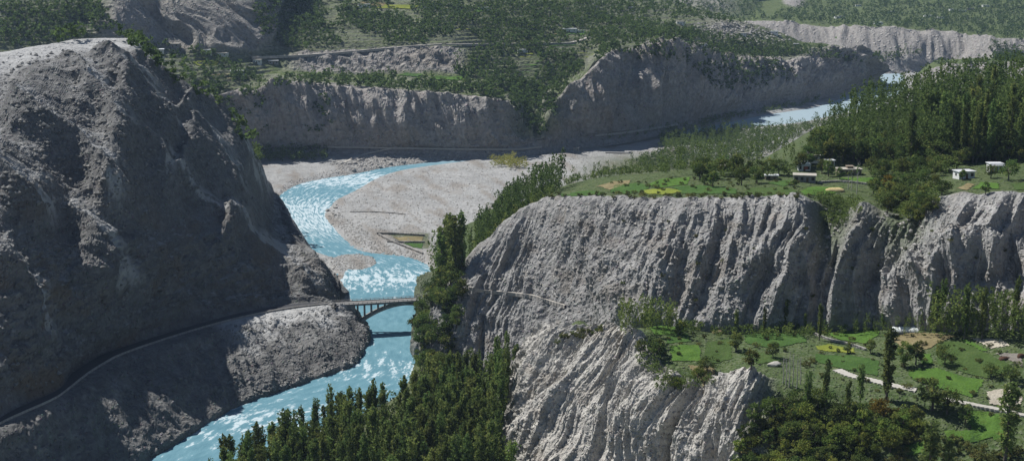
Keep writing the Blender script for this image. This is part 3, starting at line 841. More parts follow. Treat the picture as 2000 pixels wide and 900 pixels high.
def broad_pts(r, H, R, n_cl, per, base=0.22):
    pts = []; tone = []
    for i in range(n_cl):
        v = r.normal(size=3); v /= np.linalg.norm(v)
        k = r.uniform(0.35, 1.0) ** 0.5
        c = np.array([v[0] * R * 0.78 * k, v[1] * R * 0.78 * k, H * (base + (1 - base) * 0.5) + v[2] * H * (1 - base) * 0.40 * k])
        rr = R * r.uniform(0.24, 0.42)
        p = r.normal(size=(per, 3)); p /= np.linalg.norm(p, axis=1)[:, None]
        p = c + p * rr * (r.random((per, 1)) ** 0.4) * np.array([1, 1, 0.8])
        pts.append(p)
        tone.append(np.full(per, r.uniform(0.1, 0.8)) + r.normal(size=per) * 0.10)
    P = np.concatenate(pts); P[:, 2] = np.maximum(P[:, 2], 0.1)
    return P, np.clip(np.concatenate(tone), 0, 1)
def tube(path, radii, k=6):
    path = np.array(path, float); V = []; Fc = []
    for i, p in enumerate(path):
        d = path[min(i + 1, len(path) - 1)] - path[max(i - 1, 0)]; d /= np.linalg.norm(d)
        a = np.cross(d, [0.3, 0.9, 0.1]); a /= np.linalg.norm(a); b = np.cross(d, a)
        for j in range(k):
            t = 2 * np.pi * j / k
            V.append(p + radii[i] * (np.cos(t) * a + np.sin(t) * b))
    for i in range(len(path) - 1):
        for j in range(k):
            Fc.append((i * k + j, i * k + (j + 1) % k, (i + 1) * k + (j + 1) % k, (i + 1) * k + j))
    return V, Fc
def joined(parts):
    V = []; Fc = []; o = 0
    for v, f in parts:
        V.extend(v); Fc.extend([tuple(i + o for i in q) for q in f]); o += len(v)
    return np.array(V), np.array(Fc)

PROTO = {}
def make_protos():
    for k in range(6):
        r = np.random.default_rng(100 + k)
        H, R = 20.0, [1.3, 1.7, 1.5, 2.0, 1.2, 1.8][k]
        p, t = poplar_pts(r, H, R, 80, 18)
        v, f = quads(p, r.uniform(0.4, 0.85, len(p)), np.array([0, 0, 0.3]), r)
        cm = mesh_np("poplar_crown", v, f, M['poplar'], False, {"tone": np.repeat(t, 4)})
        path = [(0, 0, -0.8), (0.05, 0, 5), (-0.05, 0.08, 12), (0, 0, 19)]
        V, Fc = joined([tube(path, [0.32, 0.26, 0.16, 0.03])])
        tm = mesh_np("poplar_trunk", V, Fc, M['bark'])
        PROTO['poplar', k] = (cm, tm)
    for k in range(6):
        r = np.random.default_rng(200 + k)
        H, R = 8.0, [3.2, 3.8, 2.8, 4.2, 3.4, 3.0][k]
        p, t = broad_pts(r, H, R, 26, 46, 0.10)
        v, f = quads(p, r.uniform(0.3, 0.7, len(p)), np.array([0, 0, 0.5]), r)
        parts = [tube([(0, 0, -0.6), (0.1, 0, 1.2), (0, 0.1, 2.6)], [0.30, 0.24, 0.18])]
        for j in range(5):
            az = j * 1.257 + r.uniform(-.3, .3)
            e = np.array([np.cos(az) * R * 0.6, np.sin(az) * R * 0.6, H * r.uniform(0.55, 0.8)])
            parts.append(tube([(0, 0.1, 2.2), e * np.array([.45, .45, .7]), e], [0.15, 0.10, 0.03], 5))
        V, Fc = joined(parts)
        for nm, mt in (('broad', 'leaf'), ('gold', 'gold'), ('fresh', 'fresh')):
            cm = mesh_np("tree_crown", v, f, M[mt], False, {"tone": np.repeat(t, 4)})
            PROTO[nm, k] = (cm, mesh_np("tree_trunk", V, Fc, M['bark']))
    for k in range(4):
        r = np.random.default_rng(300 + k)
        H, R = 2.4, [1.5, 1.8, 1.3, 2.0][k]
        p, t = broad_pts(r, H, R, 14, 26, 0.05)
        v, f = quads(p, r.uniform(0.22, 0.5, len(p)), np.array([0, 0, 0.4]), r)
        cm = mesh_np("shrub_foliage", v, f, M['shrub'], False, {"tone": np.repeat(t, 4)})
        V, Fc = joined([tube([(0, 0, -0.4), (0.2 * np.cos(a), 0.2 * np.sin(a), 0.6), (0.8 * np.cos(a), 0.8 * np.sin(a), 1.6)], [0.07, 0.05, 0.02], 4) for a in (0, 2.1, 4.2)])
        PROTO['shrub', k] = (cm, mesh_np("shrub_stem", V, Fc, M['bark']))
make_protos()
BASEH = {'poplar': 20.0, 'broad': 8.0, 'gold': 8.0, 'fresh': 8.0, 'shrub': 2.4}
NAMES = {'poplar': ('poplar_tree', 'crown', 'trunk', 'poplar'), 'broad': ('broadleaf_tree', 'crown', 'trunk', 'tree'), 'gold': ('autumn_tree', 'crown', 'trunk', 'tree'), 'fresh': ('broadleaf_tree', 'crown', 'trunk', 'tree'), 'shrub': ('shrub', 'foliage', 'stem', 'shrub')}
def plant(kind, p, h, label, group=None, wide=1.0, var=None, sink=0.0):
    nm, cn, tn, cat = NAMES[kind]
    nvar = 4 if kind == 'shrub' else 6
    k = random.randrange(nvar) if var is None else var
    e = bpy.data.objects.new(nm, None); e.empty_display_size = 0.5
    link(e); e.location = (p[0], p[1], p[2] - sink)
    s = h / BASEH[kind]
    e.scale = (s * wide, s * wide, s)
    e.rotation_euler = (random.uniform(-.03, .03), random.uniform(-.03, .03), random.uniform(0, 6.28))
    cm, tm = PROTO[kind, k]
    link(bpy.data.objects.new(cn, cm), e); link(bpy.data.objects.new(tn, tm), e)
    return tag(e, label, cat, group)
def mass(name, items, kind, mat, n_leaf, leaf, trunk=False):
    """many small plants in ONE object: items rows of x, y, z, height, width factor, tone"""
    if not len(items): return None
    items = np.array(items, float)
    V = []; Fc = []; T = []; o = 0
    protos = []
    for k in range(8):
        r = np.random.default_rng(500 + k)
        if kind == 'poplar': p, t = poplar_pts(r, 1.0, 0.095, max(6, n_leaf // 6), 6)
        else: p, t = broad_pts(r, 1.0, 0.48, max(5, n_leaf // 7), 7, 0.12)
        protos.append((p, t, r))
    for i, (x, y, z, h, w, tn) in enumerate(items):
        p, t, r = protos[i % 8]
        a = rng.uniform(0, 6.28); ca, sa = math.cos(a), math.sin(a)
        q = np.stack([(p[:, 0] * ca - p[:, 1] * sa) * h * w + x, (p[:, 0] * sa + p[:, 1] * ca) * h * w + y, p[:, 2] * h + z - 0.3], 1)
        v, f = quads(q, r.uniform(0.7, 1.3, len(q)) * leaf * h, np.array([0, 0, 0.35]), r)
        V.append(v); Fc.append(f + o); T.append(np.repeat(np.clip(t * 0.7 + tn, 0, 1), 4)); o += len(v)
    me = mesh_np(name, np.concatenate(V), np.concatenate(Fc), M[mat], False, {"tone": np.concatenate(T)})
    return tag(link(bpy.data.objects.new(name, me)), kind="stuff")

FAR_FIELDS = [(720, 12, 40, 5, 'f_dry'), (775, 17, 45, 5, 'f_yellow'), (940, 25, 20, 6, 'f_bright'), (1125, 70, 22, 7, 'f_bright'), (1090, 94, 40, 7, 'f_green'), (1020, 110, 28, 6, 'f_yellow'), (960, 124, 30, 6, 'f_green'), (1055, 130, 40, 7, 'f_bright'), (1000, 140, 45, 6, 'f_green'), (1150, 102, 25, 6, 'f_yellow'),
    (870, 155, 40, 5, 'f_bright'), (800, 150, 30, 5, 'f_green'), (345, 112, 34, 6, 'f_green'), (340, 100, 34, 6, 'f_bright'), (350, 140, 40, 7, 'f_green'), (360, 156, 38, 7, 'f_bright'), (400, 125, 30, 5, 'f_yellow'), (330, 124, 30, 5, 'f_yellow'), (375, 170, 36, 6, 'f_green'), (430, 152, 26, 5, 'f_dry'), (430, 138, 24, 5, 'f_green'),
    (150, 40, 26, 5, 'f_green'), (170, 56, 26, 5, 'f_bright'), (60, 72, 30, 5, 'f_green'), (45, 40, 24, 5, 'f_dark'), (515, 55, 16, 5, 'f_yellow'), (1345, 84, 22, 5, 'f_green'), (1320, 92, 20, 5, 'f_bright'), (1640, 78, 14, 5, 'f_bright'), (905, 60, 20, 4, 'f_yellow'), (880, 105, 28, 5, 'f_dark'), (1080, 68, 20, 4, 'f_dry'), (570, 30, 26, 4, 'f_green'), (640, 60, 24, 4, 'f_dark')]
def scatter_px(poly, n, min_m, only=None, seed=1, max_slope=None, clear=()):
    """places on the terrain seen inside a photo outline, at least min_m apart"""
    r = np.random.default_rng(seed)
    poly = np.array(poly, float); lo = poly.min(0); hi = poly.max(0)
    out = []; cell = {}
    tries = 0
    while len(out) < n and tries < n * 12:
        tries += 1
        px, py = r.uniform(lo[0], hi[0]), r.uniform(lo[1], hi[1])
        if not in_poly(np.array(px), np.array(py), poly): continue
        if any(abs(px - c[0]) < c[2] * 0.95 and c[1] - c[3] < py < c[1] + 14 for c in clear) and r.random() < 0.9: continue
        p, nr, nm = hit(px, py)
        if p is None or nm == 'river' or (only and nm not in only): continue
        if max_slope is not None and nr[2] < max_slope: continue
        c = (int(p[0] // min_m), int(p[1] // min_m))
        if any(math.hypot(p[0] - q[0], p[1] - q[1]) < min_m for a in (-1, 0, 1) for b in (-1, 0, 1) for q in cell.get((c[0] + a, c[1] + b), ())): continue
        cell.setdefault(c, []).append(p); out.append(p)
    return out
def scatter_plan(poly, min_m, seed=1, only=None, n=4000):
    """places inside a plan outline (world x, y)"""
    r = np.random.default_rng(seed)
    poly = np.array(poly, float)[:, :2]; lo = poly.min(0); hi = poly.max(0)
    out = []; cell = {}
    for _ in range(n):
        x, y = r.uniform(lo[0], hi[0]), r.uniform(lo[1], hi[1])
        if not in_poly(np.array(x), np.array(y), poly): continue
        c = (int(x // min_m), int(y // min_m))
        if any(math.hypot(x - q[0], y - q[1]) < min_m for a in (-1, 0, 1) for b in (-1, 0, 1) for q in cell.get((c[0] + a, c[1] + b), ())): continue
        z, nz, nm = ground(x, y)
        if only and nm not in only: continue
        p = np.array([x, y, z])
        cell.setdefault(c, []).append(p); out.append(p)
    return out

def finer(lb, gr, p, h):
    """tell the members of a large stand apart by size and by what they stand next to"""
    if gr == "poplars of the river grove":
        size = "tall" if h > 22 else ("short" if h < 18.5 else "middling")
        row = "front row" if p[1] < 425 else ("back row" if p[1] > 460 else "heart")
        side = "on the water's edge" if p[0] < -75 else ("against the pale bluff" if p[0] > -30 else "midway to the bluff")
        return f"{size} slender poplar in the {row} of the river grove, {side}"
    if gr == "trees of the foreground thicket":
        x, y = to_px(p)
        return f"{'large' if h > 6.2 else 'small'} leafy green tree in the foreground thicket, {'beside the bluff nose' if x < 1540 else ('below the lone tall poplar' if x > 1670 else 'under the bare stems')}, {'upper side' if y < 850 else 'lower side'}"
    if gr == "poplars of the plateau forest":
        x, y = to_px(p)
        return f"{'tall' if h > 24 else 'shorter'} poplar in the dark plateau forest, {'behind the white house cluster' if x < 1700 else ('behind the whitewashed house' if x > 1850 else 'above the deep hollow')}"
    if gr == "rounded trees at the forest foot":
        x, y = to_px(p)
        return f"{'large' if h > 10 else 'small'} rounded dark tree at the forest foot, {'by the white house cluster' if x < 1690 else ('by the whitewashed house' if x > 1850 else 'above the deep hollow')}"
    if gr == "trees of the gorge bank":
        x, y = to_px(p)
        return f"{'large' if h > 8.5 else 'small'} dark rounded tree on the shaded gorge bank, {'above the bridge deck' if y < 590 else ('low down by the water' if y > 670 else 'just below the bridge deck')}"
    return lb
POPLARS = []    # (place, height, label, group, wide, tone)
BROADS = []     # (place, height, label, group, wide, tone, gold?)
SHRUBS = []
def pop(ps, hmin, hmax, label, group, seed=3, wide=1.0, tone=0.0):
    r = np.random.default_rng(seed)
    for p in ps: POPLARS.append((p, r.uniform(hmin, hmax), label, group, wide * r.uniform(0.85, 1.2), tone + r.uniform(-0.1, 0.15)))
def bro(ps, hmin, hmax, label, group, seed=3, wide=1.0, tone=0.0, gold=0.0):
    r = np.random.default_rng(seed)
    for p in ps: BROADS.append((p, r.uniform(hmin, hmax), label, group, wide * r.uniform(0.85, 1.2), tone + r.uniform(-0.15, 0.2), r.random() < gold))
def shr(ps, hmin, hmax, label, group, seed=3, wide=1.0, tone=0.0):
    r = np.random.default_rng(seed)
    for p in ps: SHRUBS.append((p, r.uniform(hmin, hmax), label, group, wide * r.uniform(0.85, 1.2), tone + r.uniform(-0.1, 0.2)))

# --- river grove at the foot of the pale bluff
gp = [atz(px, py, 3)[:2] for px, py in [(372, 1010), (440, 958), (510, 925), (570, 900), (650, 862), (720, 846), (800, 842), (845, 800), (900, 792), (1040, 778), (985, 860), (975, 930), (1000, 1010)]]
grove = scatter_plan(gp, 3.2, 11, only=('valley_floor', 'terrace', 'plateau'), n=9000)
grove = [p for p in grove if p[2] < 16]
pop(grove, 16, 26, "slender green poplar packed in the dense grove between the river and pale bluff", "poplars of the river grove", 1, 0.8)
pop([ground_p for ground_p in [np.array([*atz(px, py, 2)[:2], 0]) for px, py in [(352, 1000), (378, 985), (402, 972), (415, 968), (447, 950), (468, 938)]]], 12, 19, "thin poplar at the sparse river end of the grove, against turquoise water", "stray poplars by the water", 2, 0.8)
# --- gorge side beyond the bridge
pop(scatter_px([(838, 545), (872, 528), (900, 512), (905, 530), (880, 560), (845, 570)], 16, 3, seed=21), 24, 32, "very tall dark poplar beside the far end of the arch bridge", "tall poplars at the bridge end", 4, 1.25, -0.1)
bro(scatter_px([(820, 600), (870, 545), (905, 535), (902, 600), (898, 690), (884, 738), (822, 730), (812, 690)], 80, 3.0, seed=22), 6, 11, "dark rounded tree on the shaded gorge bank next to the bridge", "trees of the gorge bank", 5, 1.05, -0.2)
rimp = [at(*q)[:2] for q in ((912, 515, 588), (935, 490, 640), (930, 470, 690), (1005, 410, 700), (1100, 368, 615), (1078, 382, 575), (1000, 436, 585))]
pop(scatter_plan(rimp, 3.9, 23, n=2200), 13, 22, "poplar along the sloping cliff rim above the gravel bar", "poplars of the sloping rim", 6, 0.8, -0.25)
bro(scatter_plan(rimp, 5.5, 24, n=1200), 4, 7.5, "yellow-green bushy tree on the sloping cliff rim", "bushy trees of the sloping rim", 7, 1.0, 0.2, 0.15)
# --- behind the plateau fields
pop(scatter_plan([at(*q)[:2] for q in ((1085, 379, 580), (1105, 368, 640), (1200, 350, 690), (1330, 342, 680), (1330, 340, 570), (1190, 350, 590))], 10, 25, n=160), 7, 13, "poplar standing behind the green plateau fields near the gravel bar", "poplars behind the plateau fields", 8, 1.0)
bro(scatter_plan([at(*q)[:2] for q in ((1105, 364, 650), (1105, 372, 720), (1310, 345, 700), (1440, 332, 660), (1440, 332, 565), (1300, 341, 560), (1190, 349, 605))], 9, 26, n=500), 4, 6.5, "low round tree on the back edge of the plateau fields", "trees on the back edge of the plateau fields", 9, 1.0)
pop(scatter_px([(1300, 344), (1540, 332), (1570, 325), (1540, 318), (1300, 338)], 26, 5, seed=27), 9, 17, "poplar in the loose row behind the fields and sheds", "poplars behind the sheds", 10, 1.0)
# --- right forest
forest = scatter_px([(1545, 338), (1600, 322), (1720, 325), (2000, 318), (2010, 180), (1900, 195), (1720, 215), (1612, 254), (1590, 290)], 760, 4.5, only=('plateau',), seed=28)
n0 = len(POPLARS)
pop(forest, 17, 30, "tall poplar in the dark forest rising behind the plateau houses", "poplars of the plateau forest", 11, 0.9, -0.16)
for i in range(n0, len(POPLARS)):      # younger trees towards the open end of the forest
    t = POPLARS[i]; fx = to_px(t[0])[0]
    POPLARS[i] = (t[0], t[1] * float(np.interp(fx, [1560, 1600, 1680, 1730, 1820], [0.32, 0.5, 0.85, 0.74, 1.0])), *t[2:])
bro(scatter_px([(1560, 335), (1640, 315), (1720, 328), (1860, 322), (2000, 318), (2000, 295), (1700, 290), (1600, 290)], 120, 4.5, only=('plateau',), seed=29), 7, 13, "rounded dark tree at the foot of the forest by the houses", "rounded trees at the forest foot", 12, 1.0, -0.1)
# --- hollows in the rim
bro(scatter_px([(1598, 392), (1676, 396), (1672, 430), (1640, 448), (1605, 430)], 36, 2.4, seed=30), 3, 6, "bushy tree filling the hollow before the thin earth pinnacle", "bushes before the pinnacle", 13, 1.2, 0.0)
bro(scatter_px([(1700, 372), (1780, 356), (1842, 366), (1836, 400), (1800, 442), (1730, 420)], 70, 2.8, seed=31), 4, 8, "dense green tree in the deep hollow between the two cliff buttresses", "trees of the deep hollow", 14, 1.15, 0.05, 0.04)
# --- plateau field trees, one by one
for px, py, h, lb in [(1392, 366, 8, "round dark tree alone near the cliff rim"), (1375, 362, 5, "small dark tree left of the round rim tree"), (1448, 362, 9, "large dark orchard tree before the low shed"), (1478, 358, 8.5, "wide dark orchard tree beside the low shed"), (1436, 345, 11, "tall rounded tree behind the rim orchard"), (1552, 364, 3.5, "small round bush below the flat-roofed stone house"), (1180, 345, 10, "large pale green tree at the edge of the gravel bar"), (1640, 352, 6, "leafy tree in front of the brown house with roof lantern"), (1618, 345, 8, "dense tree between the white house and brown house"), (1605, 338, 7, "dense tree hiding the white house wall"), (1880, 352, 5, "round bush below the whitewashed house"), (1935, 348, 6, "dark tree between the two white houses"), (1925, 380, 5, "grey-green bush on the cliff rim by the small bright field"), (1970, 352, 9, "dark tree near the photo edge above the bright field")]:
    p, _, _ = spot(px, py)
    BROADS.append((p, h, lb, None, 1.0, -0.05, False))
bro(scatter_px([(1360, 352), (1500, 350), (1545, 345), (1540, 336), (1370, 340)], 26, 4.5, only=('plateau',), seed=132), 5, 9, "dark round tree in the orchard behind the rim fields", "orchard behind the rim fields", 115, 1.0, -0.1)
bro(scatter_px([(1700, 352), (1860, 342), (1870, 330), (1700, 335)], 34, 4, only=('plateau',), seed=32), 5, 9, "dark round tree in the belt between the plateau houses", "tree belt between the plateau houses", 15, 1.0, -0.1)
shr(scatter_px([(1070, 388), (1400, 390), (1590, 388), (1590, 380), (1400, 380), (1100, 376)], 60, 3, seed=33), 0.8, 2.2, "low dry shrub along the rim of the long grey cliff", "shrubs of the cliff rim", 16, 1.3)
shr(scatter_px([(1170, 372), (1560, 374), (1560, 350), (1300, 348), (1190, 358)], 60, 4, only=('plateau',), seed=34), 0.7, 1.8, "small shrub between the plateau fields", "shrubs between the plateau fields", 17, 1.2)
shr(scatter_px([(1210, 620), (1500, 600), (1980, 600), (1980, 420), (1500, 420), (1120, 430)], 26, 6, seed=35), 0.8, 1.8, "tiny shrub clinging to the long grey cliff face", "shrubs on the cliff face", 18, 1.0)
# --- foot of the long cliff
pop(scatter_px([(1205, 640), (1312, 634), (1318, 656), (1215, 660)], 34, 1.5, only=('terrace',), seed=36), 9, 15, "pale feathery poplar in the clump at the cliff foot beside the bluff top", "feathery poplars at the cliff foot", 19, 0.9, 0.2)
for px, py, h, lb in [(1437, 650, 10, "single thin poplar against the grey cliff, nearest the feathery clump"), (1492, 654, 11, "single broad poplar against the grey cliff, between two thinner ones"), (1534, 646, 13, "dark slim poplar pressed against the cliff gully"), (1600, 664, 14, "thin sparse poplar in front of the cliff, by the stone wall"), (1572, 646, 8, "short poplar at the cliff foot next to the dark slim one"), (1725, 642, 10, "pale poplar at the cliff foot just behind the tall lone poplar")]:
    p, _, _ = spot(px, py)
    POPLARS.append((p, h, lb, None, 1.0, 0.0))
pop(scatter_px([(1660, 645), (1740, 640), (1840, 645), (1840, 662), (1670, 656)], 26, 2.5, only=('terrace',), seed=37), 5, 9, "small poplar in the hedge at the cliff foot behind the white shed", "small poplars behind the white shed", 20, 1.1, 0.1)
pop(scatter_px([(1810, 645), (2000, 645), (2015, 676), (1830, 664)], 44, 2.0, only=('terrace',), seed=38), 9, 20, "tall pale poplar in the row at the cliff foot past the white shed", "poplar row past the white shed", 21, 0.9, 0.12)
bro(scatter_px([(1320, 642), (1500, 646), (1660, 646), (1660, 660), (1500, 662), (1330, 658)], 40, 2.6, only=('terrace',), seed=39), 3, 6, "low green tree in the hedge along the foot of the long cliff", "hedge trees along the cliff foot", 22, 1.1, 0.05)
# --- terrace trees, one by one
for px, py, h, w, lb in [(1731, 782, 24.5, 1.25, "lone very tall poplar beside the pale track through the fields"), (1962, 905, 26, 1.35, "very tall poplar beside the track, at the photo edge"), (1815, 925, 17, 1.6, "broad pale poplar at the bottom of the picture, in front of the fields"), (1850, 930, 12, 1.5, "shorter pale poplar close beside the broad one"), (1680, 790, 14, 1.0, "thin pale poplar before the track, next to the lone tall one"), (1610, 800, 17, 0.9, "slim dark poplar in the thicket under the white rock"), (1575, 815, 16, 0.9, "slim poplar in the thicket, nearest the second bluff nose"), (1652, 830, 15, 0.9, "slim poplar in the middle of the thicket")]:
    p, _, _ = spot(px, min(py, 990))
    POPLARS.append((p, h, lb, None, w, 0.0))
for px, py, h, w, lb in [(1845, 712, 7.5, 0.95, "round shrubby tree alone in the middle of the dark green field"), (1765, 716, 9, 1.0, "dark tree right behind the lone tall poplar"), (1788, 712, 8.5, 1.0, "second dark tree behind the lone tall poplar, nearer the lone field tree"), (1700, 690, 5.5, 1.0, "small dark tree at the end of the yellow strip"), (1743, 664, 3.6, 0.9, "small round tree on the dry field below the white shed"), (1437, 686, 7.5, 1.1, "round dark tree between the terrace fields"), (1467, 720, 7, 1.2, "grey bushy tree at the top of the second bluff nose"), (1382, 726, 6, 1.1, "round tree at the field edge above the bluff gully"), (1510, 698, 6, 1.0, "dark tree near the pale bare stems"), (1325, 655, 4, 1.2, "small tree at the yellow strip by the feathery clump"), (1885, 826, 6.5, 1.0, "dark round tree casting shade beside the bright little field"), (1820, 800, 11, 1.2, "big dark walnut-like tree below the track"), (1850, 808, 9, 1.1, "second dark tree below the track, smaller than its neighbour"), (1935, 735, 5, 1.3, "dry brownish bush at the corner of the dark green field"), (1975, 745, 6, 1.3, "grey-green bush at the photo edge above the sandy patch"), (1655, 690, 3.5, 1.2, "low bush on the stone wall")]:
    p, _, _ = spot(px, py)
    BROADS.append((p, h, lb, None, w, 0.0, False))
bro(scatter_px([(1250, 720), (1245, 690), (1275, 665), (1292, 690), (1280, 735)], 14, 2.2, seed=40), 3.5, 6, "dark bush on the bluff edge between the two field corners", "bushes of the bluff edge", 23, 1.1, -0.05)
bro(scatter_px([(1275, 765), (1300, 735), (1390, 738), (1400, 750), (1330, 775)], 22, 2.4, seed=41), 3, 6, "dark bush in the notch between the two bluff noses", "bushes of the bluff notch", 24, 1.1, -0.05)
shr(scatter_px([(1080, 672), (1110, 655), (1165, 640), (1180, 650), (1100, 672)], 16, 1.6, seed=42), 1.4, 3.0, "green shrub on the outer tip of the pale bluff", "shrubs of the bluff tip", 25, 1.1, 0.1)
thick = scatter_px([(1425, 915), (1455, 840), (1500, 800), (1600, 792), (1700, 815), (1800, 830), (1790, 860), (1700, 900), (1690, 960), (1420, 960)], 150, 2.5, only=('terrace',), seed=43)
bro(thick, 4, 8, "leafy green tree in the foreground thicket below the pale track", "trees of the foreground thicket", 26, 1.05, 0.05, 0.03)
shr(scatter_px([(1420, 960), (1440, 870), (1480, 820), (1900, 868), (1990, 885), (1990, 960)], 130, 2.0, only=('terrace',), seed=44), 1.5, 3.4, "yellowish shrub at the front of the foreground thicket", "shrubs of the foreground", 27, 1.2, 0.15)
shr(scatter_px([(1290, 690), (1500, 720), (1600, 735), (1800, 790), (1900, 800), (1990, 830), (1990, 650), (1500, 650), (1290, 650)], 90, 3.5, only=('terrace',), seed=45), 0.6, 1.8, "low shrub on a field border of the near terrace", "field border shrubs of the near terrace", 28, 1.3, 0.1)
# --- valley floor woods, island, wall fields
woods = scatter_px([(1290, 270), (1420, 258), (1560, 256), (1600, 240), (1600, 320), (1540, 330), (1300, 335), (1230, 330), (1300, 300)], 700, 5.5, only=('valley_floor',), seed=46)
bro(woods[::2], 7, 12, "small tree of the wooded valley flat beyond the plateau", "trees of the valley flat", 29, 1.0, -0.1)
pop(woods[1::2], 11, 19, "distant poplar of the wooded valley flat beyond the plateau", "poplars of the valley flat", 30, 1.2, -0.05)
bro(scatter_px([(958, 327), (965, 316), (1000, 313), (1025, 320), (1028, 330), (990, 332)], 26, 5, seed=47), 6, 10, "golden willow on the gravel island in mid river", "golden willows of the gravel island", 31, 1.2, 0.3, 1.0)
bro(scatter_px([(495, 318), (640, 314), (636, 292), (500, 296)], 60, 5, seed=48), 6, 12, "dark tree in the small wood below the shaded cliff, beyond the river bend", "small wood below the shaded cliff", 32, 1.0, -0.1)
pop(scatter_px([(520, 318), (570, 316), (565, 308), (520, 308)], 9, 5, seed=49), 12, 17, "poplar in the small wood below the shaded cliff", "poplars below the shaded cliff", 33, 1.0, 0.0)
bro(scatter_px([(1180, 275), (1330, 258), (1480, 226), (1600, 202), (1600, 192), (1440, 222), (1290, 250), (1200, 268)], 200, 6, seed=50), 4, 8, "scrub tree along the far river bank under the cliffs", "scrub along the far river bank", 34, 1.2, 0.0)
# --- far hillside woods
FARP = [([(0, 0), (170, 0), (235, 60), (150, 80), (0, 98)], 300), ([(230, 70), (300, 85), (440, 120), (520, 160), (560, 155), (640, 150), (900, 160), (960, 190), (700, 172), (560, 170), (440, 215), (330, 160)], 420),
        ([(500, 0), (860, 0), (1000, 40), (1150, 90), (1200, 95), (1090, 190), (960, 200), (880, 140), (860, 88), (640, 92), (560, 100), (500, 60)], 900),
        ([(860, 0), (1010, 0), (1180, 30), (1350, 60), (1350, 110), (1200, 96), (1100, 70), (960, 40)], 520), ([(1330, 60), (1480, 85), (1560, 95), (1660, 100), (1690, 130), (1560, 110), (1450, 120), (1350, 112)], 260),
        ([(1000, 160), (1085, 190), (1080, 262), (1050, 270), (1000, 210)], 90), ([(590, 250), (640, 180), (650, 240), (625, 275)], 26), ([(440, 200), (520, 180), (520, 290), (470, 280)], 60),
        ([(1010, 2), (1480, 2), (1500, 40), (1440, 48), (1200, 30)], 260), ([(1500, 40), (1720, 55), (1930, 70), (2000, 85), (2000, 2), (1580, 2), (1520, 25)], 900), ([(1640, 120), (1700, 130), (1800, 105), (1760, 100)], 70),
        ([(1815, 126), (2000, 120), (2000, 100), (1935, 80), (1940, 125)], 170), ([(1350, 130), (1500, 120), (1560, 150), (1480, 180), (1400, 180)], 70), ([(1200, 100), (1350, 112), (1340, 130), (1240, 120)], 50)]
far_b = []; far_p = []
for i, (pl, n) in enumerate(FARP):
    pts = scatter_px(pl, int(n * 1.7), 4.2, clear=FAR_FIELDS, seed=60 + i, max_slope=0.45 if i not in (5, 6, 7, 12, 13) else None)
    r = np.random.default_rng(80 + i)
    for p in pts:
        far = p[1] > 2000
        if i in (0, 1, 2, 3, 9, 10) and pnoise(np.array(p[0] / 38), np.array(p[1] / 60), np.array(i * 3.3)) > (0.28 if not far else 0.5): continue
        if r.random() < (0.35 if far or i in (3, 4) else 0.16): far_p.append((p, r.uniform(10, 18), 0, 0, 1.3, r.uniform(-0.12, 0.12)))
        else: far_b.append((p, r.uniform(6, 12), 0, 0, r.uniform(0.9, 1.3), r.uniform(-0.2, 0.15)))

def split(items, cap):
    """the largest in view become objects; returns (objects, rest)"""
    def size(it):
        p, h = it[0], it[1]
        x, y = to_px(np.array([p[0], p[1], p[2] + h * 0.8]))
        if not (-5 < x < 2005 and -5 < y < 905): return -1
        return h * F / p[1] + (1e4 if it[3] is None else 0)
    o = sorted(items, key=size, reverse=True)
    return o[:cap], [i for i in o[cap:]]
o, rest = split(POPLARS, 300)
for p, h, lb, gr, w, tn in o: plant('poplar', p, h, finer(lb, gr, p, h), gr, w)
mass("poplar_woods", [(*p, h, w * 1.05, tn) for p, h, lb, gr, w, tn in rest], 'poplar', 'poplar', 162, 0.046)
mass("far_poplar_woods", [(*p, h, w, tn) for p, h, lb, gr, w, tn in far_p], 'poplar', 'poplar', 48, 0.085)
o, rest = split(BROADS, 300)
for p, h, lb, gr, w, tn, gd in o: plant('gold' if gd else ('fresh' if (gr and ('thicket' in gr or 'notch' in gr or 'hedge' in gr) and random.random() < 0.6) else 'broad'), p, h, finer(lb, gr, p, h) if not (gd and gr) else lb.replace("leafy green", "yellowing").replace("dense green", "yellowing").replace("yellow-green", "golden"), gr, w)
mass("broadleaf_woods", [(*p, h, w, tn + (0.4 if gd else 0)) for p, h, lb, gr, w, tn, gd in rest], 'broad', 'leaf', 119, 0.125)
mass("far_woods", [(*p, h, w, tn) for p, h, a, b, w, tn in far_b], 'broad', 'leaf', 42, 0.23)
o, rest = split(SHRUBS, 300)
for p, h, lb, gr, w, tn in o: plant('shrub', p, h, lb, gr, w)
mass("shrub_cover", [(*p, h, w, tn) for p, h, lb, gr, w, tn in rest], 'broad', 'shrub', 60, 0.16)
print("trees", len(POPLARS), len(BROADS), len(SHRUBS), len(far_b), len(far_p))

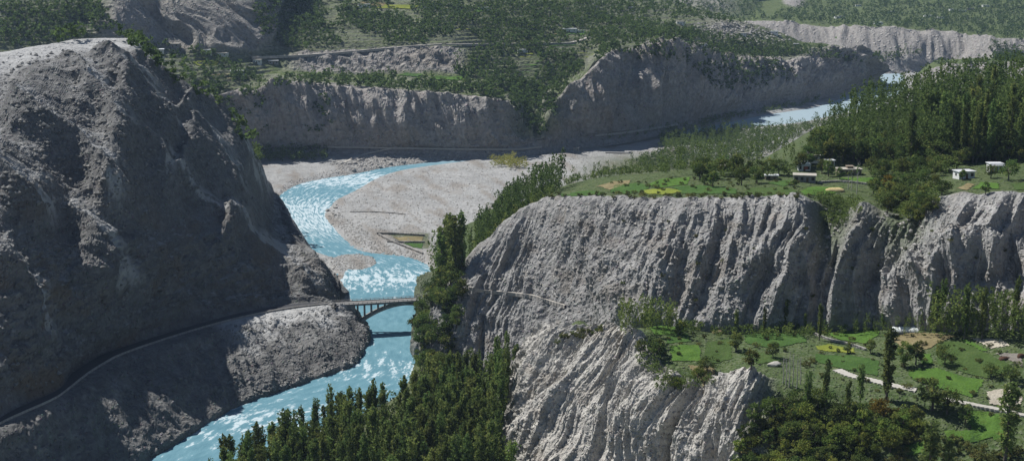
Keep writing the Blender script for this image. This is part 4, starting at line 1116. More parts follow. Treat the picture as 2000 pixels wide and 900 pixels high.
# ------------------------------------------------------------------ box / ribbon helpers
def box_vf(cx, cy, cz, sx, sy, sz):
    v = [(cx + a * sx / 2, cy + b * sy / 2, cz + c * sz / 2) for c in (-1, 1) for b in (-1, 1) for a in (-1, 1)]
    f = [(0, 2, 3, 1), (4, 5, 7, 6), (0, 1, 5, 4), (2, 6, 7, 3), (0, 4, 6, 2), (1, 3, 7, 5)]
    return v, f
def part(name, pieces, mat, parent, smooth=False):
    V, Fc = joined(pieces)
    return link(bpy.data.objects.new(name, mesh_np(name, V, Fc, mat, smooth)), parent)
def empty(name, loc, rz=0.0):
    e = bpy.data.objects.new(name, None); e.empty_display_size = 1.0
    link(e); e.location = loc; e.rotation_euler = (0, 0, rz)
    return e
def ribbon(name, pts, width, mat, up=0.15, thick=1.2, n=None, centre=0.0):
    """a strip with sides that follows points on the ground"""
    pts = np.array(pts, float)
    n = n or len(pts) * 8
    C = polyline(pts, n)
    T = np.gradient(C, axis=0); T[:, 2] = 0; T /= np.maximum(np.linalg.norm(T, axis=1), 1e-6)[:, None]
    S = np.stack([-T[:, 1], T[:, 0], T[:, 2] * 0], 1)
    w = width / 2 * (1 + 0.12 * np.array([math.sin(i * 1.7) for i in range(n)]))[:, None]
    z = np.array([0, 0, 1.0])
    A = C + S * w + z * up; B = C - S * w + z * up
    P = np.stack([A - z * thick, A, (A + B) / 2 + z * 0.03, B, B - z * thick], 1)
    V = np.zeros(P.shape[:2])
    o = add_grid(name, P, mat, attrs={"veg": V, "stain": V}, flip=False, smooth=False)
    return o
def path_px(px_pts, n=40):
    q = polyline(np.array([(a, b, 0) for a, b in px_pts], float), n)
    out = []
    for x, y, _ in q:
        p, nr, nm = hit(x, y)
        if p is not None: out.append(p)
    # steady the line so that it does not jump between bumps of the face
    out = np.array(out)
    for _ in range(3):
        out[1:-1] = (out[:-2] + 2 * out[1:-1] + out[2:]) / 4
    return out

M['asphalt'] = plain_mat("asphalt", (0.035, 0.036, 0.04), (0.06, 0.06, 0.065), 2.0, 0.8)
M['concrete'] = plain_mat("concrete", (0.20, 0.195, 0.18), (0.33, 0.32, 0.295), 0.7, 0.85, 0.05)
M['deck'] = plain_mat("worn_deck", (0.16, 0.155, 0.15), (0.25, 0.245, 0.235), 0.5, 0.9)
M['dirt'] = plain_mat("pale_dirt", (0.36, 0.34, 0.30), (0.50, 0.475, 0.43), 0.6, 0.95, 0.1)
M['dust'] = plain_mat("path_dust", (0.34, 0.315, 0.28), (0.44, 0.41, 0.37), 0.6, 0.95, 0.1)
M['stone'] = plain_mat("field_stone", (0.24, 0.23, 0.21), (0.42, 0.40, 0.37), 0.8, 0.9, 0.1)
M['shale_stone'] = plain_mat("shale_block", (0.13, 0.128, 0.12), (0.26, 0.255, 0.24), 0.5, 0.9, 0.1)
M['white'] = plain_mat("whitewash", (0.62, 0.62, 0.60), (0.80, 0.80, 0.78), 1.0, 0.8)
M['mud'] = plain_mat("mud_brick", (0.22, 0.18, 0.14), (0.32, 0.27, 0.21), 1.2, 0.95, 0.05)
M['greywall'] = plain_mat("rubble_wall", (0.22, 0.21, 0.20), (0.36, 0.35, 0.33), 1.8, 0.95, 0.12)
M['roofmud'] = plain_mat("earth_roof", (0.36, 0.33, 0.28), (0.46, 0.43, 0.38), 0.8, 0.95, 0.05)
M['tin'] = plain_mat("tin_sheet", (0.55, 0.56, 0.57), (0.72, 0.73, 0.74), 0.5, 0.45, 0, 0.5)
M['dark'] = plain_mat("dark_opening", (0.02, 0.02, 0.022), (0.035, 0.035, 0.04), 2.0, 0.3)
M['wood'] = plain_mat("weathered_wood", (0.12, 0.08, 0.05), (0.20, 0.14, 0.09), 3.0, 0.8)
M['red'] = plain_mat("faded_red_cloth", (0.35, 0.10, 0.07), (0.45, 0.16, 0.11), 3.0, 0.9)
M['blue'] = plain_mat("pale_blue_paint", (0.30, 0.42, 0.55), (0.40, 0.52, 0.64), 2.0, 0.7)
M['tarp'] = plain_mat("pale_tarpaulin", (0.62, 0.66, 0.66), (0.76, 0.79, 0.78), 0.8, 0.6)
M['straw'] = plain_mat("straw", (0.42, 0.33, 0.16), (0.60, 0.49, 0.26), 2.5, 0.95, 0.15)
M['dung'] = plain_mat("dark_heap", (0.05, 0.028, 0.018), (0.10, 0.055, 0.035), 2.0, 0.95, 0.2)

# ------------------------------------------------------------------ road
def road():
    a = np.array(LM[2]); b = np.array(LM[3])
    t = np.linspace(0, len(a) - 1, 160)
    A = pchip(a, t); B = pchip(b, t)
    up = np.array([0, 0, 0.22])
    lay = [A * 0.90 + B * 0.10 + up - np.array([0, 0, 1.0]), A * 0.90 + B * 0.10 + up, A * 0.55 + B * 0.45 + up + np.array([0, 0, 0.06]), A * 0.16 + B * 0.84 + up, A * 0.16 + B * 0.84 + up - np.array([0, 0, 1.0])]
    o = add_grid("road", np.stack(lay, 1), M['asphalt'], smooth=False)
    tag(o, kind="structure")
    w = [A * 0.975 + B * 0.025 + np.array([0, 0, h]) for h in (-0.6, 0.75)] + [A * 0.925 + B * 0.075 + np.array([0, 0, h]) for h in (0.75, -0.6)]
    o = add_grid("roadside_wall", np.stack(w, 1)[:150], M['stone'], smooth=False)
    tag(o, "low pale stone edge wall running along the outer side of the dark road", "wall")
road()

# ------------------------------------------------------------------ arch bridge
def bridge():
    L = atz(650, 593.5, 15.0); R = atz(905, 576.5, 15.6)
    d = R - L; length = float(np.hypot(d[0], d[1])); rz = math.atan2(d[1], d[0])
    e = empty("arch_bridge", L, rz)
    tag(e, "concrete open-spandrel arch bridge carrying the road over the turquoise river", "bridge")
    W = 6.6
    part("deck", [box_vf(length / 2, 0, -0.3, length, W, 0.6), box_vf(length / 2, 0, -0.75, length, W - 1.4, 0.32)], M['deck'], e)
    for s in (-1, 1):
        n = int(length / 2.2)
        pc = [box_vf(length / 2, s * (W / 2 - 0.12), 0.92, length, 0.2, 0.16), box_vf(length / 2, s * (W / 2 - 0.12), 0.14, length, 0.26, 0.28)]
        pc += [box_vf(1.1 + i * 2.2, s * (W / 2 - 0.12), 0.56, 0.22, 0.18, 0.6) for i in range(n)]
        part("parapet", pc, M['concrete'], e)
    # arch: springs 10 m along, crown just under the deck
    x0, x1 = (695 - 650) * length / 255.0, (884 - 650) * length / 255.0
    rise, zc = 8.6, -1.35
    def zarch(x): return zc - rise * ((x - (x0 + x1) / 2) / ((x1 - x0) / 2)) ** 2
    xs = np.linspace(x0, x1, 41)
    for s in (-1, 1):
        y = s * 2.0
        V = []; Fc = []
        for i, x in enumerate(xs):
            k = abs(x - (x0 + x1) / 2) / ((x1 - x0) / 2)
            th = 0.75 + 0.55 * k
            for dz in (0, -th):
                for dy in (-0.55, 0.55): V.append((x, y + dy, zarch(x) + dz))
        for i in range(40):
            o = i * 4
            for a, b in ((0, 1), (1, 3), (3, 2), (2, 0)): Fc.append((o + a, o + b, o + 4 + b, o + 4 + a))
        Fc += [(0, 2, 3, 1), (160, 161, 163, 162)]
        link(bpy.data.objects.new("arch_rib", mesh_np("arch_rib", V, Fc, M['concrete'], False)), e)
    # spandrel columns stand on both ribs
    n = 15
    for i in range(n):
        x = x0 + 0.6 + (x1 - x0 - 1.2) * i / (n - 1)
        h = -0.85 - zarch(x)
        if h < 0.7: continue
        for s in (-1, 1):
            part("spandrel_column", [box_vf(x, s * 2.0, -0.85 - h / 2 - 0.15, 0.55, 0.7, h + 0.3)], M['concrete'], e)
        if h > 3: part("cross_beam", [box_vf(x, 0, -0.85 - h * 0.5, 0.35, 3.4, 0.4)], M['concrete'], e)
    part("abutment", [box_vf(x0 - 1.6, 0, -6.6, 1.6, 6.0, 11.6), box_vf(x0 - 4.6, 0, -4.2, 4.4, 5.6, 6.8), box_vf(x0 - 0.3, 0, -11.6, 2.4, 6.4, 3.6)], M['concrete'], e)
    part("abutment", [box_vf(x1 + 1.6, 0, -6.6, 1.6, 6.0, 11.6), box_vf(x1 + 4.6, 0, -4.2, 4.4, 5.6, 6.8)], M['concrete'], e)
bridge()

# ------------------------------------------------------------------ paths and tracks
def path(name, px_pts, width, mat, up=0.2, thick=1.2, n=40):
    tag(ribbon(name, path_px(px_pts, n), width, mat, up, thick, n * 3), kind="structure")
path("footpath", [(905, 558), (940, 566), (990, 571), (1040, 577), (1075, 588), (1105, 597)], 1.3, M['dust'], 0.4, 1.6, 34)
path("track", [(1635, 722), (1660, 733), (1700, 742), (1740, 752), (1790, 762)], 3.4, M['dirt'], 0.25, 1.0, 24)
path("track", [(1840, 778), (1880, 786), (1930, 795), (2010, 812)], 2.6, M['dirt'], 0.25, 1.0, 24)
path("track", [(488, 112), (560, 110), (640, 105), (720, 98), (800, 91), (862, 87)], 7.0, M['dust'], 0.8, 2.5, 40)
path("track", [(870, 88), (960, 87), (1040, 86), (1110, 85), (1150, 74)], 6.0, M['dust'], 1.0, 2.5, 30)
path("track", [(640, 287), (760, 289), (880, 291), (1000, 292), (1055, 287)], 3.5, M['dust'], 0.9, 1.5, 40)
path("track", [(672, 318), (700, 306), (730, 297), (765, 290)], 3.0, M['dirt'], 0.6, 1.0, 20)
path("track", [(1160, 265), (1220, 259), (1270, 252), (1320, 243)], 4.0, M['dust'], 1.0, 1.8, 24)

# ------------------------------------------------------------------ fields
def field_mat(name, a, b, c, row=0.0):
    m, nt, bs = mat_new(name)
    co = objco(nt)
    n1 = noise_node(nt, co, 0.18, 5, 0.6); n2 = noise_node(nt, co, 1.6, 4, 0.6)
    col = ramp(nt, n1, [(0.3, a), (0.55, b), (0.75, c)])
    col = mix(nt, 0.7, col, ramp(nt, n2, [(0.3, 0.6), (0.7, 1.25)]), 'MULTIPLY')
    nt.links.new(col, bs.inputs["Base Color"]); bs.inputs["Roughness"].default_value = 0.95; bs.inputs["Specular IOR Level"].default_value = 0.1
    bump(nt, n2, 0.9, 0.35, bs)
    return m
M['f_green'] = field_mat("green_crop", (0.045, 0.09, 0.022), (0.058, 0.115, 0.028), (0.08, 0.135, 0.036))
M['f_bright'] = field_mat("bright_crop", (0.06, 0.12, 0.022), (0.08, 0.155, 0.028), (0.115, 0.19, 0.04))
M['f_dark'] = field_mat("dark_grass", (0.05, 0.085, 0.022), (0.065, 0.105, 0.03), (0.085, 0.12, 0.04))
M['f_yellow'] = field_mat("yellow_crop", (0.15, 0.19, 0.03), (0.21, 0.24, 0.04), (0.26, 0.28, 0.06))
M['f_dry'] = field_mat("dry_stubble", (0.17, 0.14, 0.07), (0.22, 0.185, 0.10), (0.28, 0.24, 0.13))
M['f_plough'] = field_mat("bare_earth", (0.17, 0.15, 0.13), (0.22, 0.20, 0.175), (0.27, 0.25, 0.22))
M['f_sand'] = field_mat("pale_sand", (0.38, 0.34, 0.27), (0.46, 0.42, 0.34), (0.54, 0.50, 0.42))
def field(poly, mat, step=0.5, up=0.22, lump=0.12):
    c = [hit(x, y)[0] for x, y in poly]
    c = np.array([q for q in c if q is not None])
    lo, hi = c[:, :2].min(0), c[:, :2].max(0)
    nx, ny = int((hi[0] - lo[0]) / step) + 2, int((hi[1] - lo[1]) / step) + 2
    if nx * ny > 40000: return
    X, Y = np.meshgrid(lo[0] + np.arange(nx) * step, lo[1] + np.arange(ny) * step)
    wob = 0.5 * fbm(X / 3, Y / 3, X * 0 + len(poly), 2)
    ins = in_poly(X + wob, Y - wob, c[:, :2])
    Z = np.zeros_like(X); good = np.zeros(X.shape, bool)
    for i, j in zip(*np.nonzero(ins)):
        z, nz, nm = ground(X[i, j], Y[i, j])
        Z[i, j] = z; good[i, j] = nz > 0.8 and nm in ('terrace', 'plateau', 'valley_floor', 'far_hillside', 'far_mountain')
    zm = np.median(Z[good]) if good.any() else 0
    good &= np.abs(Z - zm) < 8
    Z += up + lump * fbm(X / 1.1, Y / 1.1, X * 0 + 3, 2)
    f = grid_faces(ny, nx)
    g = good.ravel()
    f = f[g[f].all(1)]
    if not len(f): return
    used = np.unique(f); mp = np.full(nx * ny, -1); mp[used] = np.arange(len(used))
    me = mesh_np("field", np.stack([X, Y, Z], -1).reshape(-1, 3)[used], mp[f], M[mat])
    tag(link(bpy.data.objects.new("field", me)), kind="structure")
for poly, m in [  # near terrace
        ([(1262, 640), (1320, 634), (1345, 642), (1330, 652), (1275, 655)], 'f_bright'), ([(1300, 655), (1345, 652), (1352, 668), (1302, 672)], 'f_green'),
        ([(1306, 676), (1368, 674), (1372, 706), (1310, 706)], 'f_bright'), ([(1380, 668), (1425, 660), (1432, 700), (1388, 712), (1372, 690)], 'f_dark'),
        ([(1452, 655), (1500, 648), (1560, 650), (1580, 668), (1500, 680), (1455, 672)], 'f_green'), ([(1610, 652), (1640, 642), (1720, 640), (1716, 655), (1690, 672), (1640, 664)], 'f_bright'),
        ([(1590, 676), (1620, 672), (1668, 680), (1672, 690), (1600, 684)], 'f_yellow'), ([(1590, 690), (1660, 694), (1720, 705), (1715, 735), (1650, 722), (1590, 706)], 'f_green'),
        ([(1740, 662), (1770, 648), (1870, 655), (1830, 672), (1795, 690), (1760, 680)], 'f_dry'), ([(1870, 664), (1890, 663), (1925, 680), (1935, 688), (1915, 686)], 'f_bright'),
        ([(1890, 660), (1955, 662), (1978, 676), (1935, 682)], 'f_sand'), ([(1828, 672), (1868, 664), (1930, 690), (1990, 722), (1930, 740), (1880, 728), (1830, 712)], 'f_dark'),
        ([(1790, 695), (1818, 690), (1825, 712), (1800, 712)], 'f_bright'), ([(1770, 720), (1830, 718), (1880, 735), (1926, 742), (1900, 778), (1850, 765), (1780, 742)], 'f_bright'),
        ([(1940, 690), (1996, 690), (1998, 720)], 'f_plough'), ([(1925, 765), (1996, 752), (1998, 795), (1930, 790)], 'f_sand'),
        ([(1880, 800), (1930, 802), (1975, 815), (1975, 860), (1850, 862), (1840, 840), (1895, 838)], 'f_bright'), ([(1896, 842), (1918, 842), (1912, 866), (1888, 866)], 'f_green'),
        ([(1760, 868), (1830, 862), (1830, 884), (1770, 890)], 'f_bright'), ([(1440, 688), (1500, 690), (1540, 706), (1480, 712)], 'f_dark'), ([(1340, 712), (1395, 716), (1410, 740), (1360, 735)], 'f_dry'),
        # plateau
        ([(1075, 384), (1150, 372), (1185, 378), (1170, 384)], 'f_green'), ([(1190, 376), (1200, 362), (1250, 358), (1270, 366), (1240, 378)], 'f_green'), ([(1160, 366), (1200, 354), (1232, 352), (1230, 360), (1190, 372)], 'f_dry'),
        ([(1262, 362), (1290, 350), (1350, 346), (1345, 360), (1290, 368)], 'f_bright'), ([(1256, 372), (1300, 369), (1335, 374), (1300, 381), (1258, 379)], 'f_yellow'), ([(1310, 366), (1370, 362), (1440, 370), (1440, 380), (1330, 379)], 'f_green'),
        ([(1460, 368), (1530, 365), (1560, 374), (1540, 382), (1450, 381)], 'f_dark'), ([(1495, 358), (1540, 352), (1555, 360), (1530, 366)], 'f_green'), ([(1560, 374), (1590, 364), (1650, 366), (1640, 376), (1570, 382)], 'f_bright'),
        ([(1625, 357), (1640, 348), (1725, 347), (1730, 354), (1680, 358)], 'f_bright'), ([(1895, 370), (1915, 356), (1950, 358), (1955, 370)], 'f_bright'), ([(1868, 368), (1890, 358), (1905, 360), (1890, 372)], 'f_dry'),
        ([(1975, 360), (2010, 356), (2010, 372), (1980, 372)], 'f_dark')]:
    field(poly, m)
for poly, m in [([(765, 462), (828, 463), (826, 473), (780, 472)], 'f_dry'), ([(785, 476), (828, 476), (826, 488), (806, 484)], 'f_green'), ([(1300, 277), (1330, 273), (1325, 282), (1298, 283)], 'f_yellow'), ([(1395, 306), (1425, 302), (1425, 310), (1400, 312)], 'f_bright'),
        ([(1300, 292), (1360, 287), (1350, 300), (1300, 304)], 'f_plough')]:
    field(poly, m, 1.0, 0.3, 0.1)
r_ = np.random.default_rng(91)
def far_field(px, py, w, h, m):
    """a farmed strip on the distant slopes, cut to the slope it lies on"""
    field([(px - w, py), (px - w * .4, py - h), (px + w, py - h * .8), (px + w * .7, py + h * .5)], m, 1.6, 0.7, 0.2)
for px, py, w, h, m in FAR_FIELDS:
    far_field(px, py, w, h * 1.4, m)

# ------------------------------------------------------------------ houses
def house(name, label, px, py, w, d, h, wall, roof, rz=0.0, windows=2, door=True, dish=False, lantern=False, porch=False, parapet=0.25, sink=0.6, group=None, place=None, colour_band=None, far=False):
    p = spot(px, py)[0] if place is None else place
    if not far: w, d, h = w * 0.86, d * 0.86, h * 0.86
    e = empty(name, (p[0], p[1] + d / 2, p[2]), rz)
    tag(e, label, "house", group)
    y0 = -d / 2
    part("wall", [box_vf(0, 0, h / 2 - sink / 2, w, d, h + sink)], M[wall], e)
    rf = part("roof", [box_vf(0, -0.15, h + 0.16, w + 0.8, d + 0.9, 0.3)] if parapet < 0.3 else [box_vf(0, 0, h + 0.1, w + 0.3, d + 0.3, 0.2)], M[roof], e)
    if parapet >= 0.3:
        t = h + 0.2 + parapet / 2
        part("parapet", [box_vf(0, y0 + 0.15, t, w, 0.25, parapet), box_vf(0, -y0 - 0.15, t, w, 0.25, parapet), box_vf(-w / 2 + 0.13, 0, t, 0.25, d - 0.6, parapet), box_vf(w / 2 - 0.13, 0, t, 0.25, d - 0.6, parapet)], M[wall], e)
    slots = windows + (1 if door else 0)
    for i in range(slots):
        x = -w / 2 + w * (i + 0.5) / slots
        if door and i == slots // 2:
            part("door", [box_vf(x, y0 - 0.02, 1.0, 0.95, 0.16, 2.0)], M['wood'], e)
        else:
            ww = min(1.3, w / slots * 0.5)
            win = part("window", [box_vf(x, y0 - 0.015, h * 0.55, ww, 0.12, 1.1)], M['dark'], e)
            if not far: part("frame", [box_vf(x, y0 - 0.09, h * 0.55 + 0.6, ww + 0.3, 0.12, 0.12), box_vf(x, y0 - 0.09, h * 0.55 - 0.6, ww + 0.3, 0.16, 0.12), box_vf(x, y0 - 0.09, h * 0.55, 0.08, 0.1, 1.08)], M['wood'], win)
    if windows:
        part("window", [box_vf(-w / 2 - 0.015, 0, h * 0.55, 0.12, 1.0, 1.0)], M['dark'], e)
    if porch:
        part("porch_roof", [box_vf(0, y0 - 1.1, h - 0.25, w * 0.95, 2.2, 0.16)], M[roof], e)
        for x in np.linspace(-w * 0.42, w * 0.42, 4): part("post", [box_vf(x, y0 - 2.0, h / 2 - 0.35, 0.16, 0.16, h)], M['wood'], e)
    if lantern:
        part("roof_lantern", [box_vf(0.4, 0, h + 0.75, 2.6, 2.2, 0.9), box_vf(0.4, 0, h + 1.3, 3.2, 2.8, 0.2)], M['mud'], rf)
    if dish:
        V = []; Fc = []
        for i in range(5):
            for j in range(12):
                rr = 0.95 * i / 4; a = 2 * np.pi * j / 12
                V.append((rr * np.cos(a), 0.32 * (rr / 0.95) ** 2, rr * np.sin(a)))
        for i in range(4):
            for j in range(12): Fc.append((i * 12 + j, i * 12 + (j + 1) % 12, (i + 1) * 12 + (j + 1) % 12, (i + 1) * 12 + j))
        V = np.array(V); V = V @ np.array([[0.8, -0.6, 0], [0.6, 0.8, 0], [0, 0, 1.0]]).T + np.array([-w * 0.3, 0, h + 1.6])
        dd_ = link(bpy.data.objects.new("satellite_dish", mesh_np("satellite_dish", V, Fc, M['white'])), rf)
        part("dish_post", [box_vf(-w * 0.3, 0.2, h + 0.75, 0.12, 0.12, 1.3)], M['tin'], rf)
    if colour_band:
        part("hanging_cloth", [box_vf(w * 0.12, y0 - 0.3, h * 0.55, 1.5, 0.08, 1.3)], M[colour_band], e)
    return e
house("upper_house", "white house with a satellite dish on its flat pale roof, highest of the plateau cluster", 1592, 322, 7.5, 6, 3.4, 'white', 'roofmud', -0.15, 2, False, dish=True, place=hit(1592, 326)[0] + np.array([0, 4, 1.6]))
house("middle_house", "white and pale blue house with a red cloth hanging at its front", 1572, 334, 6.2, 5, 3.0, 'white', 'blue', -0.1, 2, True, colour_band='red', parapet=0.5)
house("lower_house", "rubble stone house with a wide flat earth roof, nearest the cliff rim", 1574, 356, 10.5, 6.5, 3.2, 'greywall', 'roofmud', -0.2, 3, True)
house("lantern_house", "long grey-brown house with a raised roof lantern beside the poplar stems", 1660, 343, 11.5, 6, 3.0, 'mud', 'roofmud', 0.06, 3, True, lantern=True)
house("low_shed", "low long shed with a pale flat roof among the orchard trees", 1508, 351, 6.2, 4, 1.9, 'mud', 'tin', -0.12, 1, True)
house("whitewashed_house", "whitewashed house with a tin roof above the small bright field", 1886, 349, 8.0, 5.5, 3.2, 'white', 'tin', 0.2, 2, True)
house("forest_house", "white house with a dark window band at the forest edge, photo's far side", 1946, 333, 6.2, 5, 3.8, 'white', 'tin', 0.0, 2, True, porch=True, place=hit(1946, 336)[0])
house("hidden_house", "pale green-roofed hut almost hidden in the trees behind the white houses", 1625, 322, 4.0, 3.5, 2.8, 'white', 'tin', 0.1, 1, True, place=hit(1625, 330)[0] + np.array([0, 3, 0.8]))
house("wood_hut", "small white-based hut in the poplars behind the rim orchard", 1413, 328, 3.0, 3, 2.8, 'white', 'roofmud', 0, 1, True, place=hit(1413, 334)[0])
far_list = [(338, 93, 12, "white house on the uppermost green steps above the river bend"), (300, 110, 10, "pale house nearest the dark ridge on the green steps"), (405, 101, 8, "small white house between trees under the ribbed rock slope"), (432, 111, 12, "long pale house at the foot of the ribbed rock slope"),
    (462, 146, 13, "white house at the lower edge of the stepped fields"), (533, 126, 10, "white-roofed house beside the road cut at the start of the pale cliff"), (502, 124, 8, "small grey house next to the white-roofed one by the road cut"), (710, 15, 14, "white house in the woods at the top of the picture, beside the dry fields"), (835, 20, 9, "small white house at the end of the long dry field"),
    (880, 14, 8, "white house in the village at the top, nearest the dry field"), (897, 20, 9, "grey-white house in the middle of the top village"), (947, 21, 10, "white house below a bright green plot at the top"), (1037, 58, 9, "lone white house above the winding track"), (1112, 63, 17, "long white building on the spur above the great shaded cliff"),
    (1133, 66, 9, "small white building at the end of the long white one"), (1242, 45, 16, "long white building alone in the blue-green woods"), (1020, 104, 11, "pale house in the yellow plots halfway up the farmed slope"), (1070, 58, 7, "tiny pale house between the lone house and the spur"), (1373, 92, 10, "white house below the pale boulder hill"),
    (1510, 67, 14, "low flat-roofed building on the edge of the pale boulder hill"), (1556, 91, 9, "tiny white house at the foot of the pale boulder hill"), (1450, 70, 11, "ruined stone house on the pale boulder hill"), (1641, 36, 18, "pale house above the long white far cliff, nearest the boulder hill"), (1716, 48, 16, "sandy-coloured compound on the rim of the white far cliff"),
    (1677, 13, 12, "white dot of a house alone in the far wood"), (1743, 26, 13, "white house in the far wood, halfway to the big village"), (1815, 34, 17, "white house at the near edge of the far village"), (1840, 37, 14, "tall white house in the far village"), (1862, 22, 14, "white house in the upper row of the far village"), (1880, 24, 16, "bright white house in the middle of the far village"),
    (1897, 20, 13, "white house at the upper end of the far village"), (1926, 14, 13, "pale house beyond the far village, near the photo corner"), (1904, 140, 14, "white roof among the trees of the river shelf"), (1975, 128, 12, "white hut on the river shelf near the photo edge"), (560, 18, 10, "tiny white house in the dark wood over the road"), (1230, 20, 12, "white house high in the hazy wood"), (1330, 48, 11, "white house in the hazy wood before the boulder hill")]
for i, (px, py, w, lb) in enumerate(far_list):
    if hit(px, py)[0] is None: continue
    house("far_house", lb, px, py, w, w * 0.6, 3.6, 'white' if i % 5 else 'greywall', 'tin' if i % 3 else 'roofmud', r_.uniform(-.3, .3), 2, True, group="houses across the valley", far=True, sink=3.0)

# ------------------------------------------------------------------ smaller things on the farmland
def heap(name, label, cat, px, py, rx, ry, h, mat):
    p = spot(px, py)[0]
    n = 18
    V = []; Fc = []
    for i in range(8):
        for j in range(n):
            t = i / 7.0; a = 2 * np.pi * j / n
            k = math.cos(t * math.pi / 2) ** 0.8
            z = h * math.sin(t * math.pi / 2)
            wob = 1 + 0.16 * math.sin(3 * a + px) + 0.1 * math.sin(7 * a + i)
            V.append((rx * k * math.cos(a) * wob, ry * k * math.sin(a) * wob, z - 0.2 + 0.08 * math.sin(5 * a + 2 * i)))
    for i in range(7):
        for j in range(n): Fc.append((i * n + j, i * n + (j + 1) % n, (i + 1) * n + (j + 1) % n, (i + 1) * n + j))
    o = link(bpy.data.objects.new(name, mesh_np(name, V, Fc, M[mat])))
    o.location = (p[0], p[1], p[2])
    return tag(o, label, cat)
heap("straw_heap", "long golden straw heap on the plateau rim below the flat-roofed house", "straw heap", 1632, 373, 4.2, 2.2, 1.6, 'straw')
heap("dung_heap", "dark brown heap on the bare earth field", "heap", 1962, 701, 2.0, 1.1, 1.1, 'dung')
heap("dung_heap", "reddish brown heap at the photo edge beside a pale rim", "heap", 1994, 697, 1.4, 1.0, 1.4, 'dung')
heap("twig_heap", "brown brushwood heap among the terrace bushes near the cliff foot", "brushwood", 1402, 650, 3.0, 1.4, 1.3, 'f_dry')

def shed():
    p = spot(1770, 652)[0]
    e = empty("tarpaulin_shed", (p[0], p[1] + 2, p[2]), -0.05)
    tag(e, "long low shed under a pale tarpaulin at the foot of the cliff", "shed")
    V = []; Fc = []
    n = 14
    for i in range(n):
        x = -4.6 + 9.2 * i / (n - 1)
        sag = 0.12 * math.sin(i * 1.9)
        for y, z in ((-1.9, 0.5), (-1.6, 1.25), (0, 2.0 + sag), (1.7, 1.4), (2.0, 0.4)): V.append((x, y, z + 0.15 * (x > -2) + 0.05 * math.sin(i * 3 + y)))
    for i in range(n - 1):
        for k in range(4): Fc.append((i * 5 + k, (i + 1) * 5 + k, (i + 1) * 5 + k + 1, i * 5 + k + 1))
    link(bpy.data.objects.new("tarpaulin", mesh_np("tarpaulin", V, Fc, M['tarp'])), e)
    for x in (-4.4, -1.5, 1.5, 4.4):
        for y in (-1.7, 1.7): part("post", [box_vf(x, y, 0.5, 0.14, 0.14, 1.9)], M['wood'], e)
    part("low_wall", [box_vf(0, -1.75, 0.25, 9.0, 0.3, 0.9)], M['greywall'], e)
shed()

def stone_wall(label, px_pts, h=0.9, w=0.7, n=None, size=0.55):
    P = path_px(px_pts, 30)
    L = float(np.sum(np.linalg.norm(np.diff(P, axis=0), axis=1)))
    n = n or int(L / (size * 0.8))
    C = polyline(P, n)
    e = empty("stone_wall", tuple(C[0]))
    tag(e, label, "stone wall")
    r = np.random.default_rng(int(px_pts[0][0]))
    pieces = []
    for i, c in enumerate(C):
        for lv in range(2):
            s = size * r.uniform(0.75, 1.25)
            v, f = box_vf(0, 0, 0, s * 1.2, w * r.uniform(.8, 1.1), h / 2 * r.uniform(.9, 1.2))
            v = np.array(v) * (1 + 0.12 * r.normal(size=(8, 3)))
            a = r.uniform(-.5, .5); v = v @ np.array([[math.cos(a), -math.sin(a), 0], [math.sin(a), math.cos(a), 0], [0, 0, 1]])
            pieces.append((v + (c - C[0]) + np.array([0, 0, h * (0.2 + 0.5 * lv)]), f))
    o = part("stones", pieces, M['stone'], e)
    o["kind"] = "stuff"
stone_wall("rubble field wall between the bright terrace field and yellow strip", [(1592, 654), (1625, 666), (1660, 674), (1690, 684)])
stone_wall("low rubble wall along the border of the plateau fields", [(1600, 358), (1640, 356), (1700, 362), (1720, 366)])
stone_wall("far wall of the little enclosure on the gravel bar", [(737, 457), (775, 458), (828, 461)], 1.4, 1.0, size=1.0)
stone_wall("middle wall of the little enclosure on the gravel bar", [(758, 473), (790, 474), (828, 474)], 1.2, 0.9, size=0.9)
stone_wall("river wall of the little enclosure on the gravel bar", [(740, 459), (760, 470), (790, 482), (825, 496)], 1.2, 1.0, size=0.9)
stone_wall("thin line of stones crossing the pale gravel bar", [(685, 414), (720, 414), (760, 416), (790, 419)], 0.7, 0.8, size=0.9)

def pier():
    p = atz(1125, 301, 1.0); p[2] = ground(p[0], p[1])[0]
    e = empty("bridge_pier", tuple(p), 0.2)
    tag(e, "ruined grey pier of three posts standing alone on the far gravel", "bridge pier")
    part("base", [box_vf(0, 0, 0.3, 6.4, 3.0, 1.4)], M['concrete'], e)
    for x in (-2.2, 0, 2.2): part("post", [box_vf(x, 0, 2.6, 0.9, 1.0, 3.4)], M['concrete'], e)
    part("cap_beam", [box_vf(0, 0, 4.7, 6.0, 1.3, 0.8)], M['concrete'], e)
    p = atz(1205, 301, 1.0); p[2] = ground(p[0], p[1])[0]
    e = empty("fallen_span", tuple(p), -0.12)
    tag(e, "long broken grey bridge slab lying flat on the far gravel", "bridge slab")
    part("slab", [box_vf(0, 0, 0.8, 22, 6, 0.7)], M['deck'], e)
    for x in (-9, -3, 3, 9): part("girder", [box_vf(x, 0, 0.15, 0.8, 5.4, 0.6)], M['concrete'], e)
    part("end_block", [box_vf(12.4, 0, 1.0, 2.4, 5.0, 2.4)], M['concrete'], e)
pier()

